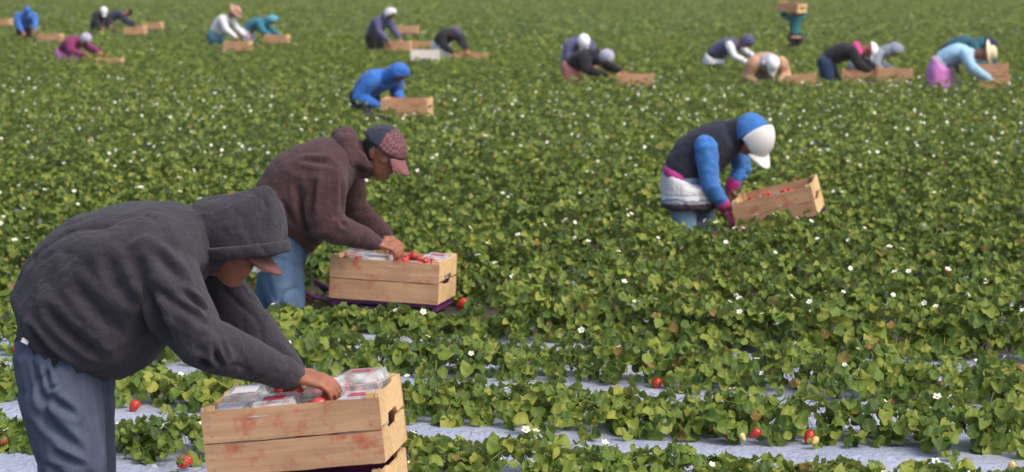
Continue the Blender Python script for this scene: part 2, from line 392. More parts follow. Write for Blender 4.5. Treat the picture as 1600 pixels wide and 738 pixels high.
def leaf_data(i):
    mb, uvs = leaf_mesh(i); me = bpy.data.meshes.new('leaf'); me.from_pydata(mb.v, [], mb.f)
    me.materials.append(M['leaf']); me.materials.append(M['stem']); me.polygons.foreach_set('material_index', mb.m)
    me.polygons.foreach_set('use_smooth', [True] * len(mb.f)); uvl = me.uv_layers.new(name='UVMap')
    flat = []
    for fi in range(len(mb.f)):
        flat += [c for q in (uvs[fi] if fi < len(uvs) else [(.3, .1)] * len(mb.f[fi])) for c in q]
    uvl.data.foreach_set('uv', flat); me.update(); return me
LEAF = [leaf_data(i) for i in range(10)]
def flower_mb():
    mb = MB()
    for i in range(5):
        a = 2 * PI * i / 5; c, s = math.cos(a), math.sin(a)
        pts = [(.003, 0, 0), (.009, -.006, .002), (.014, -.004, .004), (.0155, 0, .005), (.014, .004, .004), (.009, .006, .002)]
        mb.add([(x * c - y * s, x * s + y * c, z) for x, y, z in pts], [(0, 1, 2, 3), (0, 3, 4, 5)], 0)
    n = 7; mb.add([(0, 0, .007)] + [(.0045 * math.cos(2 * PI * i / n), .0045 * math.sin(2 * PI * i / n), .003) for i in range(n)], [(0, 1 + i, 1 + (i + 1) % n) for i in range(n)], 1)
    mb.tube([(0, 0, -.001), (.004, 0, -.05)], [.0012, .0015], 4, mi=2, round_=False)
    return mb
FLOWER = flower_mb().mesh('flower', [M['petal'], M['yolk'], M['stem']])
def berry_mb(n=10, sepals=True):
    mb = MB(); prof = [(.002, .0), (.011, -.003), (.0150, -.010), (.0138, -.020), (.0095, -.030), (.005, -.037), (.0015, -.040)]
    mb.loft([((0, 0, z), (r, 0, 0), (0, r, 0)) for r, z in prof], n)
    if sepals:
        for i in range(6):
            a = 2 * PI * i / 6; c, s = math.cos(a), math.sin(a)
            mb.add([(0, 0, .002), (.006 * c + .003 * s, .006 * s - .003 * c, .002), (.015 * c, .015 * s, -.001), (.006 * c - .003 * s, .006 * s + .003 * c, .002)], [(0, 1, 2, 3)], 1)
    return mb
BERRY = berry_mb().mesh('strawberry', [M['berry'], M['leaf']]); PALE = berry_mb().mesh('strawberry', [M['pale_berry'], M['leaf']])

def plant_layout(r, n, rad, hgt, ls=1.0, ax=1.0, ay=1.0):
    """transforms of the leaves in one plant: a low dome of leaves leaning outwards"""
    out = []
    for i in range(n):
        q = ((i + .5) / n) ** .62; a = i * 2.39996 + r.uniform(-.4, .4); rr = rad * q * r.uniform(.8, 1.12)
        z = hgt * (1 - .85 * q ** (2.6 if ay == 1.0 else 1.7)) * r.uniform(.6, 1.16)
        tilt = .10 + .70 * q + r.uniform(-.45, .6)
        s = r.uniform(.62, 1.16) * ls
        M4 = Matrix.Translation((rr * math.cos(a) * ax, rr * math.sin(a) * ay, z)) @ Matrix.Rotation(a + r.uniform(-.6, .6), 4, 'Z') @ Matrix.Rotation(tilt, 4, 'Y') @ Matrix.Rotation(r.uniform(-.6, .6), 4, 'X') @ Matrix.Scale(s, 4)
        out.append((r.randrange(10), M4))
    return out
def plant_size(k, r):
    if k <= 0: return r.uniform(.20, .27), r.uniform(.075, .12)
    if k == 1: return r.uniform(.21, .27), r.uniform(.09, .14)
    if k == 2: return r.uniform(.24, .29), r.uniform(.12, .17)
    return r.uniform(.255, .30), r.uniform(.195, .235)
spots = []
r0 = random.Random(5)
for k in range(-2, 30):
    ym = row_y(k, 0); hw = .19 * ym * 1.06 + .9; x = -hw
    while x < hw:
        Y = row_y(k, x); x += .255 * r0.uniform(.8, 1.2)
        if r0.random() < .03 and k < 2: continue
        Y2 = Y + r0.uniform(-.03, .03)
        spots.append((k, x, Y2, abs(x) < .1905 * Y2 + .12))
GROUP = 'strawberry plants growing in rows on the raised beds'
near = sorted([s for s in spots if s[0] >= 0 and s[3]], key=lambda s: s[2])[:300]
nearset = set(near); rest = [s for s in spots if s not in nearset]
mid_limit = max(s[2] for s in near)
reserved = []   # places kept clear of foliage (filled below by carts)
def trodden(x, y):      # trodden plants in front of the people and carts
    for (cx, cy, rx) in TROD:
        if abs(x - cx) < rx and 0 < cy - y < 1.15: return .42
    return 1.0
def plants_near():
    objs = []
    for (k, x, y, _) in near:
        r = random.Random(int(x * 1000) * 31 + k); rad, hg = plant_size(k, r); hg *= trodden(x, y)
        e = empty('strawberry_plant', (x, y, BEDZ + .004), 'leafy green strawberry plant growing in a raised row of the field', 'strawberry plant', GROUP, (0, 0, math.atan(SLOPE) + r.choice([0, PI]) + r.uniform(-.12, .12)))
        nl = 62 if k >= 3 else 56 if k == 2 else 50
        for mi, m4 in plant_layout(r, nl, rad, hg, .86 if k > 3 else 1.0, *((1.2, .64) if k >= 3 else (1, 1))):
            o = bpy.data.objects.new('leaf', LEAF[mi]); o.parent = e; o.matrix_local = m4; col.objects.link(o)
        for _ in range(r.choice([0, 1, 2, 2, 3, 4])):
            a = r.uniform(0, 6.28); q = r.uniform(0, .95); o = bpy.data.objects.new('flower', FLOWER); o.parent = e
            o.location = (rad * q * math.cos(a), rad * q * math.sin(a), hg * (1.14 - .75 * q * q) + .012)
            o.rotation_euler = (r.uniform(-.7, .7) + .3, r.uniform(-.7, .7), r.uniform(0, 6)); s = r.uniform(.65, 1.05); o.scale = (s, s, s); col.objects.link(o)
        for _ in range(r.choice([0, 0, 0, 1, 1, 2]) if r.random() < .4 else 0):
            a = r.uniform(-2.4, -.7) - e.rotation_euler.z; o = bpy.data.objects.new('strawberry', BERRY if r.random() < .85 else PALE); o.parent = e
            o.location = (rad * .95 * math.cos(a), rad * .95 * math.sin(a), .05); o.rotation_euler = (r.uniform(-1, 1), r.uniform(-1, 1), 0); o.scale = (r.uniform(.9, 1.2),) * 3; col.objects.link(o)
        objs.append((x, y, e))
    return objs

# joined foliage
def bake(templates, mats, name, label, mlist):
    """templates: list of (verts Nx3, faces list of arrays by size) placed by matrices -> one mesh"""
    V_, FV, FL, MI, UVs = [], [], [], [], []; off = 0
    for ti, mt in mats:
        v, fv, fl, mi, uv = templates[ti]
        A = np.array(mt)
        V_.append(v @ A[:3, :3].T + A[:3, 3]); FV.append(fv + off); FL.append(fl); MI.append(mi); UVs.append(uv); off += len(v)
    V_ = np.concatenate(V_); FV = np.concatenate(FV); FL = np.concatenate(FL); MI = np.concatenate(MI); UVs = np.concatenate(UVs)
    me = bpy.data.meshes.new(name); me.vertices.add(len(V_)); me.vertices.foreach_set('co', V_.astype(np.float32).ravel())
    me.loops.add(len(FV)); me.loops.foreach_set('vertex_index', FV.astype(np.int32)); me.polygons.add(len(FL))
    st = np.concatenate([[0], np.cumsum(FL)[:-1]]); me.polygons.foreach_set('loop_start', st.astype(np.int32)); me.polygons.foreach_set('loop_total', FL.astype(np.int32))
    me.polygons.foreach_set('material_index', MI.astype(np.int32)); me.polygons.foreach_set('use_smooth', [True] * len(FL))
    for m in mlist: me.materials.append(m)
    u = me.uv_layers.new(name='UVMap'); u.data.foreach_set('uv', UVs.astype(np.float32).ravel())
    me.update(calc_edges=True); me.validate()
    return me
def template(mb, uvs=None):
    fv = np.array([i for f in mb.f for i in f]); fl = np.array([len(f) for f in mb.f]); mi = np.array(mb.m)
    uv = []
    for fi, f in enumerate(mb.f):
        uv += [c for c in (uvs[fi] if uvs and fi < len(uvs) else [(.3, .1)] * len(f))]
    return (np.array(mb.v, dtype=float), fv, fl, mi, np.array(uv, dtype=float).reshape(-1, 2))
T0 = [template(*leaf_mesh(i, 0)) for i in range(10)]; T1 = [template(*leaf_mesh(i, 1)) for i in range(10)]
def foliage():
    r = random.Random(3)
    # beside and just beyond the individually built plants
    A, B = [], []
    lst = list(rest); k = 30
    far_rows = []
    while row_y(k, 0) < 178:
        ym = row_y(k, 0); hw = .19 * ym * 1.04 + 2.0; x = -hw
        step = .26 if ym < 60 else .30
        while x < hw:
            x += step * r.uniform(.8, 1.2); far_rows.append((k, x, row_y(k, x) + r.uniform(-.06, .06), True))
        k += 1
    for (kk, x, y, v) in lst + far_rows:
        if y < mid_limit + .6:
            rad, hg = plant_size(kk, r); lay = plant_layout(r, 50, rad, hg, 1.0, *((1.2, .64) if kk >= 3 else (1, 1))); dest = A
        elif y < 62:
            lay = plant_layout(r, 34, r.uniform(.27, .32), r.uniform(.20, .25), .85, 1.2, .62); dest = B
        else: continue
        R = Matrix.Translation((x, y, BEDZ)) @ Matrix.Rotation(math.atan(SLOPE) + r.choice([0, PI]) + r.uniform(-.15, .15), 4, 'Z')
        for mi, m4 in lay: dest.append((mi, R @ m4 @ Matrix.Scale(1.0 if dest is A else 1.15, 4)))
    o = link('strawberry_leaves', bake(T1, A, 'strawberry_leaves', '', [M['leaf'], M['stem']])); tag(o, 'green strawberry foliage of the rows at the edges of the near field', 'foliage', kind='stuff')
    o = link('strawberry_leaves', bake(T1, B, 'strawberry_leaves', '', [M['leaf'], M['stem']])); tag(o, 'dense strawberry foliage covering the middle of the field', 'foliage', kind='stuff')
    # the far rows: small leaf-sized faces through the canopy volume
    pts = np.array([(x, y) for (kk, x, y, v) in far_rows if y >= 62]); n = 16
    c = np.repeat(pts, n, axis=0); N_ = len(c); g = np.random.default_rng(4)
    q = g.random(N_) ** .5; a = g.random(N_) * 6.283; rad = .31
    ctr = np.stack([c[:, 0] + rad * q * np.cos(a) * .8, c[:, 1] + rad * q * np.sin(a) * .68, BEDZ + .02 + (.19 + .04 * np.sin(c[:, 0] * 1.7 + c[:, 1])) * (1 - .85 * q ** 1.6) * g.uniform(.5, 1.25, N_)], 1)
    nrm = np.stack([g.normal(0, .28, N_), g.normal(0, .28, N_), np.ones(N_)], 1); nrm /= np.linalg.norm(nrm, axis=1)[:, None]
    t = np.cross(nrm, g.normal(size=(N_, 3))); t /= np.linalg.norm(t, axis=1)[:, None]; b = np.cross(nrm, t); sz = g.uniform(.05, .10, N_)[:, None]
    V_ = np.stack([ctr - t * sz, ctr - b * sz * .8, ctr + t * sz, ctr + b * sz * .8], 1).reshape(-1, 3)
    me = bpy.data.meshes.new('strawberry_leaves'); me.vertices.add(len(V_)); me.vertices.foreach_set('co', V_.astype(np.float32).ravel())
    me.loops.add(len(V_)); me.loops.foreach_set('vertex_index', np.arange(len(V_), dtype=np.int32)); me.polygons.add(N_)
    me.polygons.foreach_set('loop_start', np.arange(0, len(V_), 4, dtype=np.int32)); me.polygons.foreach_set('loop_total', np.full(N_, 4, dtype=np.int32))
    me.materials.append(M['leaf']); u = me.uv_layers.new(name='UVMap'); u.data.foreach_set('uv', np.tile([.5 , 0, .2, .5, .5, 1, .8, .5], N_).astype(np.float32)); me.update(calc_edges=True)
    tag(link('strawberry_leaves', me), 'far strawberry rows reading as an even green carpet', 'foliage', kind='stuff')
    # white blossom sprinkled over the rows that are not built plant by plant
    F = MB()
    n = 5; F.add([(0, 0, .004)] + [(.016 * math.cos(2 * PI * i / 6), .016 * math.sin(2 * PI * i / 6), 0) for i in range(6)], [(0, 1 + i, 1 + (i + 1) % 6) for i in range(6)])
    TF = [template(F)]; L_ = []
    for (kk, x, y, v) in lst + far_rows:
        if y > 95: continue
        for _ in range(r.choice([0, 1, 1, 2, 2, 3]) if y < 38 else r.choice([0] * 5 + [1])):
            s = r.uniform(.6, 1.0); L_.append((0, Matrix.Translation((x + r.uniform(-.2, .2), y + r.uniform(-.2, .2), BEDZ + r.uniform(.12, .2))) @ Matrix.Rotation(r.uniform(0, 1.3), 4, 'X') @ Matrix.Rotation(r.uniform(-.6, .6), 4, 'Y') @ Matrix.Scale(s, 4)))
    tag(link('strawberry_blossom', bake(TF, L_, 'strawberry_blossom', '', [M['petal']])), 'white strawberry blossom dotted over the rows further out', 'blossom', kind='stuff')

# ------------------------------------------------------------------ crates, punnets, carts
CL, CW, CH = .49, .37, .185
def extrude(mb, poly, axis_fn, th, mi=0):
    n = len(poly); a = [axis_fn(x, z, -th / 2) for x, z in poly]; b = [axis_fn(x, z, th / 2) for x, z in poly]
    mb.add(a + b, [tuple(range(n))[::-1], tuple(range(n, 2 * n))] + [(i, (i + 1) % n, n + (i + 1) % n, n + i) for i in range(n)], mi)
def board(seed, L, H, T=.006):
    r = random.Random(seed); n = 9; mb = MB(); top = [H / 2 + r.uniform(-.0018, .0012) for _ in range(n + 1)]; bot = [-H / 2 + r.uniform(-.0012, .0018) for _ in range(n + 1)]
    poly = [(-L / 2 + L * i / n, bot[i]) for i in range(n + 1)] + [(L / 2 - L * i / n, top[n - i]) for i in range(n + 1)]
    extrude(mb, poly, lambda x, z, t: (x, t, z), T)
    for sx in (-1, 1):
        for z in (-H * .28, H * .05, H * .3):
            xx = sx * (L / 2 - .022 + r.uniform(-.004, .004)); mb.box((xx, 0, z + r.uniform(-.004, .004)), (.005, T + .0016, .005), 1)
    return mb
def crate_data():
    d = {}
    d['side'] = [board(i, CL, .088).mesh('side_board', [M['wood'], M['metal']], False) for i in range(4)]
    d['pside'] = [board(i + 9, CL, .088).mesh('side_board', [M['purplewood'], M['metal']], False) for i in range(4)]
    d['wside'] = [board(i + 19, CL, .088).mesh('side_board', [M['whitewood'], M['metal']], False) for i in range(4)]
    w_ = CW / 2 - .008
    up = [(-w_, .008), (-.075, .008), (-.06, .026), (.06, .026), (.075, .008), (w_, .008), (w_, .098), (.10, .098), (.085, .090), (-.085, .090), (-.10, .098), (-w_, .098)]
    lo = [(-w_, -.088), (w_, -.088), (w_, .0), (.09, .0), (.07, -.016), (-.07, -.016), (-.09, .0), (-w_, .0)]
    for nm, poly in (('eup', up), ('elo', lo)):
        mb = MB(); extrude(mb, poly, lambda x, z, t: (t, x, z), .010); d[nm] = mb.mesh('end_board', M['endwood'], False)
    mb = MB(); mb.box((0, 0, 0), (.022, .020, CH + .008)); d['post'] = mb.mesh('corner_post', M['endwood'], False)
    mb = MB(); mb.box((0, 0, 0), (CL - .03, .075, .004)); d['slat'] = mb.mesh('floor_slat', M['wood'], False)
    return d
CD = crate_data()
def crate(loc, rot, label, group, kind='side', scale=1.0):
    e = empty('crate', loc, label, 'crate', group, rot); e.scale = (scale,) * 3
    i = 0
    for sy in (-1, 1):
        for z in (.045, .137):
            link('side_board', CD[kind][i], e, (0, sy * (CW / 2 - .003), z)); i += 1
        for sx in (-1, 1): link('corner_post', CD['post'], e, (sx * (CL / 2 - .024), sy * (CW / 2 - .017), CH / 2 + .004))
    for sx in (-1, 1):
        link('end_board', CD['eup'], e, (sx * (CL / 2 - .006), 0, .0925)); link('end_board', CD['elo'], e, (sx * (CL / 2 - .006), 0, .0905))
    for k in range(4): link('floor_slat', CD['slat'], e, (0, (k - 1.5) * .085, .003))
    return e
def punnet_box():
    mb = MB(); a, b, h = .054, .082, .068; k = 1.06
    o = [(-a, -b, 0), (a, -b, 0), (a, b, 0), (-a, b, 0), (-a * k, -b * k, h), (a * k, -b * k, h), (a * k, b * k, h), (-a * k, b * k, h)]
    mb.add(o, [(0, 3, 2, 1), (0, 1, 5, 4), (1, 2, 6, 5), (2, 3, 7, 6), (3, 0, 4, 7)])
    for s in (-1, 1):
        mb.box((s * (a * k + .002), 0, h), (.008, b * 2 * k + .012, .003)); mb.box((0, s * (b * k + .002), h + .0005), (a * 2 * k - .004, .008, .003))
    return mb
PBOX = punnet_box().mesh('box', M['clear'], False)
def lid():
    mb = MB(); a, b, h = .058, .088, .026
    mb.add([(-a, -b, 0), (a, -b, 0), (a, b, 0), (-a, b, 0), (-a * .86, -b * .9, h), (a * .86, -b * .9, h), (a * .86, b * .9, h), (-a * .86, b * .9, h)], [(4, 5, 6, 7), (0, 1, 5, 4), (1, 2, 6, 5), (2, 3, 7, 6), (3, 0, 4, 7)])
    return mb
PLID = lid().mesh('lid', M['clear'], False)
mb = MB(); mb.box((0, 0, 0), (.07, .10, .0012)); PLAB = mb.mesh('label', M['label'], False)
mb = MB(); mb.box((0, 0, 0), (.06, .05, .0012)); PRED = mb.mesh('label', M['redlabel'], False)
def punnet(parent_m, lx, ly, lz, label, group, seed, closed=False, lift=0.0, nb=9):
    r = random.Random(seed); e = tag(link('punnet', None), label, 'punnet', group)
    e.matrix_world = parent_m @ Matrix.Translation((lx, ly, lz + lift)) @ Matrix.Rotation(r.uniform(-.06, .06), 4, 'Z') @ Matrix.Rotation(r.uniform(-.05, .05), 4, 'X')
    link('box', PBOX, e)
    for i in range(nb):
        o = link('strawberry', BERRY, e, ((i % 2 - .5) * .043 + r.uniform(-.005, .005), (i // 2 % 4 - 1.5) * .028 + r.uniform(-.004, .004), (.064 if not closed else .06) + r.uniform(-.01, .012)), (r.uniform(.6, 2.6), r.uniform(-.9, .9), r.uniform(0, 6)))
        o.scale = (1.05,) * 3
    if closed:
        link('lid', PLID, e, (0, 0, .071)); link('label', PLAB if seed % 2 else PRED, e, (0, 0, .0985))
    return e
def cart_parts():
    d = {}
    mb = MB()
    for s in (-1, 1):
        mb.box((0, s * .16, -.008), (.50, .018, .016)); mb.box((s * .24, 0, -.024), (.018, .34, .016))
    mb.box((0, 0, -.036), (.44, .30, .008)); d['tray'] = mb.mesh('tray', M['purple'], False)
    mb = MB(); mb.tube([(0, 0, 0), (0, 0, -1)], [.009, .009], 8); d['leg'] = mb.mesh('leg', M['metal'])
    mb = MB(); mb.loft([((0, y, 0), (r_, 0, 0), (0, 0, r_)) for y, r_ in ((-.015, .09), (-.01, .105), (.01, .105), (.015, .09))], 20); d['wheel'] = mb.mesh('wheel', M['tyre'])
    mb = MB(); mb.tube([(-.22, 0, 0), (-.36, 0, .02), (-.42, 0, .05)], [.010, .010, .012], 8); d['handle'] = mb.mesh('handle', M['purple'])
    return d
KD = cart_parts()
def cart(x, y, z, yaw, roll, label):
    e = empty('picking_cart', (x, y, z), label, 'cart', 'wheeled picking carts in the furrows', (0, roll, yaw))
    link('tray', KD['tray'], e)
    for s in (-1, 1):
        o = link('leg', KD['leg'], e, (-.16, s * .09, -.03)); o.scale = (1, 1, max(.1, z - .05)); o.rotation_euler = (s * .05, 0, 0)
        o = link('fork', KD['leg'], e, (.16, s * .03, -.03)); o.scale = (1, 1, max(.1, z - .13))
        link('handle', KD['handle'], e, (0, s * .15, -.02))
    o = link('wheel', KD['wheel'], e, (.16, 0, -z + .11))
    return e

# ------------------------------------------------------------------ people
Uz = Vector((0, 0, 1))
def head_rings(c, n, l, u, s=1.0):
    prof = [(-.112, .052, .020, .018), (-.104, .046, .036, .032), (-.082, .034, .055, .046), (-.05, .020, .073, .057), (-.012, .008, .087, .067),
            (.03, .0, .096, .074), (.068, -.004, .094, .073), (.096, -.006, .074, .058), (.110, -.007, .046, .036), (.116, -.007, .015, .012)]
    return [(c + u * (z * s) + n * (f * s), n * (a * s), l * (b * s)) for z, f, a, b in prof]
def add_head(mb, c, n, l, u, s=1.0, detail=True):
    mb.loft(head_rings(c, n, l, u, s), 20)
    q = lambda f, a, z: c + n * (f * s) + l * (a * s) + u * (z * s)
    mb.tube([q(.090, 0, .032), q(.104, 0, .004), q(.114, 0, -.014)], [.009 * s, .011 * s, .014 * s], 8, l)
    mb.tube([q(.100, -.013, -.018), q(.100, .013, -.018)], [.009 * s, .009 * s], 8, u)
    mb.tube([q(.074, -.042, .040), q(.092, -.02, .046), q(.092, .02, .046), q(.074, .042, .040)], [.010 * s, .012 * s, .012 * s, .010 * s], 8, u)
    mb.tube([q(.078, -.022, -.048), q(.090, 0, -.046), q(.078, .022, -.048)], [.007 * s, .009 * s, .007 * s], 8, u)
    mb.tube([q(.078, -.018, -.062), q(.088, 0, -.062), q(.078, .018, -.062)], [.007 * s, .009 * s, .007 * s], 8, u)
    mb.tube([q(.072, 0, -.095), q(.080, 0, -.090)], [.016 * s, .014 * s], 8, l)
    for sg in (-1, 1):
        mb.tube([q(.062, sg * .045, -.008), q(.045, sg * .055, -.012)], [.018 * s, .016 * s], 8, u)
        mb.tube([q(-.006, sg * .076, .024), q(-.012, sg * .081, .002), q(-.002, sg * .075, -.024)], [(.006 * s, .017 * s), (.007 * s, .018 * s), (.006 * s, .010 * s)], 8, l)
def add_hand(mb, wr, d, pn, side, s=1.0, curl=(.35, .5, .45), spread=.12):
    """wrist point, direction of the fingers, palm normal (towards the palm side), side vector towards the thumb"""
    d = d.normalized(); side = (side - d * side.dot(d)).normalized(); pn = d.cross(side); pn = pn if pn.dot(Vector(pn)) else pn
    return d, side
def hand(mb, wr, d, palm, thumb, s=1.0, curl=.5):
    d = Vector(d).normalized(); palm = Vector(palm); palm = (palm - d * palm.dot(d)).normalized(); th = Vector(thumb); th = (th - d * th.dot(d) - palm * th.dot(palm)).normalized()
    mb.tube([wr - d * .01 * s, wr + d * .03 * s, wr + d * .065 * s, wr + d * .085 * s], [(.024 * s, .018 * s), (.034 * s, .017 * s), (.040 * s, .015 * s), (.038 * s, .013 * s)], 12, th)
    for i, (off, ln, cv) in enumerate(((.030, .072, .85), (.010, .080, 1.0), (-.010, .075, 1.08), (-.029, .060, 1.2))):
        base = wr + d * (.082 - abs(off) * .15) * s + th * off * s; seg = [.42, .33, .25]; ang = 0; p = base; pts = [p - d * .012 * s, p]
        rd = [.0098 * s, .0096 * s]
        fd = (d + th * off * 2.2).normalized()
        for j, f in enumerate(seg):
            ang += curl * cv * (.8, 1.0, .7)[j]; dr = fd * math.cos(ang) + palm * math.sin(ang); p = p + dr * ln * f * s; pts.append(p); rd.append((.0088, .0082, .0072)[j] * s)
        mb.tube(pts, rd, 8, th)
    b = wr + d * .022 * s + th * .026 * s; t1 = (th * .75 + d * .6 + palm * .25).normalized(); p1 = b + t1 * .04 * s; t2 = (d * .85 + th * .25 + palm * .55).normalized(); p2 = p1 + t2 * .032 * s; p3 = p2 + (d * .7 + palm * .7 - th * .1).normalized() * .024 * s
    mb.tube([b, p1, p2, p3], [.015 * s, .0125 * s, .011 * s, .009 * s], 8, palm)
def shell(c, ax, rad, keep, n1=22, n2=28, th=.006, peak=None, mat=None, name='shell', planes=()):
    """thick piece of an ellipsoid; keep(x,y,z) in head units decides what stays"""
    bm = bmesh.new(); grid = {}
    for i in range(n1 + 1):
        a = PI * i / n1
        for j in range(n2):
            b = 2 * PI * j / n2; q = Vector((math.sin(a) * math.cos(b) * rad[0], math.sin(a) * math.sin(b) * rad[1], math.cos(a) * rad[2]))
            if peak: q = peak(q)
            grid[i, j] = (q, bm.verts.new(c + ax[0] * q.x + ax[1] * q.y + ax[2] * q.z))
    for i in range(n1):
        for j in range(n2):
            k = (j + 1) % n2; qs = [grid[i, j], grid[i + 1, j], grid[i + 1, k], grid[i, k]]
            m = sum((x[0] for x in qs), Vector()) / 4
            if keep(m): bm.faces.new([x[1] for x in qs])
    inv = {v: q for q, v in grid.values()}
    for v in bm.verts:
        if planes and v.link_faces and any(len(ed.link_faces) == 1 for ed in v.link_edges):
            q = inv[v]; best = min(planes, key=lambda p_: abs((p_[0] * q.x + p_[1] * q.z - p_[2]) / math.hypot(p_[0], p_[1])))
            k2 = best[0] ** 2 + best[1] ** 2; t_ = (best[0] * q.x + best[1] * q.z - best[2]) / k2
            if abs(t_) * math.sqrt(k2) < .02: v.co = v.co - (ax[0] * best[0] + ax[2] * best[1]) * t_
    bmesh.ops.remove_doubles(bm, verts=bm.verts, dist=.0005)
    loose = [v for v in bm.verts if not v.link_faces]; bmesh.ops.delete(bm, geom=loose, context='VERTS')
    bmesh.ops.recalc_face_normals(bm, faces=bm.faces)
    bmesh.ops.solidify(bm, geom=bm.faces[:], thickness=th)
    bmesh.ops.recalc_face_normals(bm, faces=bm.faces)
    me = bpy.data.meshes.new(name); bm.to_mesh(me); bm.free()
    me.polygons.foreach_set('use_smooth', [True] * len(me.polygons))
    for m in (mat if isinstance(mat, list) else [mat]): me.materials.append(m)
    return me
def brim(c, n, l, u, s=1.0, f0=.075, ln=.075, wd=.075, z0=.045, droop=.35, mat=None):
    mb = MB(); top = []; rows = 7; cols = 9
    for th in (0, -.005):
        for i in range(rows):
            t = i / (rows - 1)
            for j in range(cols):
                a = (j / (cols - 1) - .5) * 2; w = wd * (1 - .30 * t * t)
                x = f0 + math.sqrt(max(0, 1 - (a * .92) ** 2)) * .028 + ln * t * math.sqrt(max(0, 1 - (a * .86) ** 2)); y = a * w; z = z0 - droop * ln * t - .22 * y * y / wd + th
                mb.v.append(tuple(c + n * (x * s) + l * (y * s) + u * (z * s)))
    R = rows * cols
    for i in range(rows - 1):
        for j in range(cols - 1):
            a = i * cols + j; mb.f.append((a, a + 1, a + cols + 1, a + cols)); mb.f.append((R + a, R + a + cols, R + a + cols + 1, R + a + 1))
    ed = [i for i in range(cols)] + [i * cols + cols - 1 for i in range(1, rows)] + [(rows - 1) * cols + j for j in range(cols - 2, -1, -1)] + [i * cols for i in range(rows - 2, 0, -1)]
    for a, b in zip(ed, ed[1:] + ed[:1]): mb.f.append((a, R + a, R + b, b))
    mb.m = [0] * len(mb.f); return mb.mesh('brim', mat)

def shiftmesh(me, base): me.transform(Matrix.Translation(-Vector(base))); return me

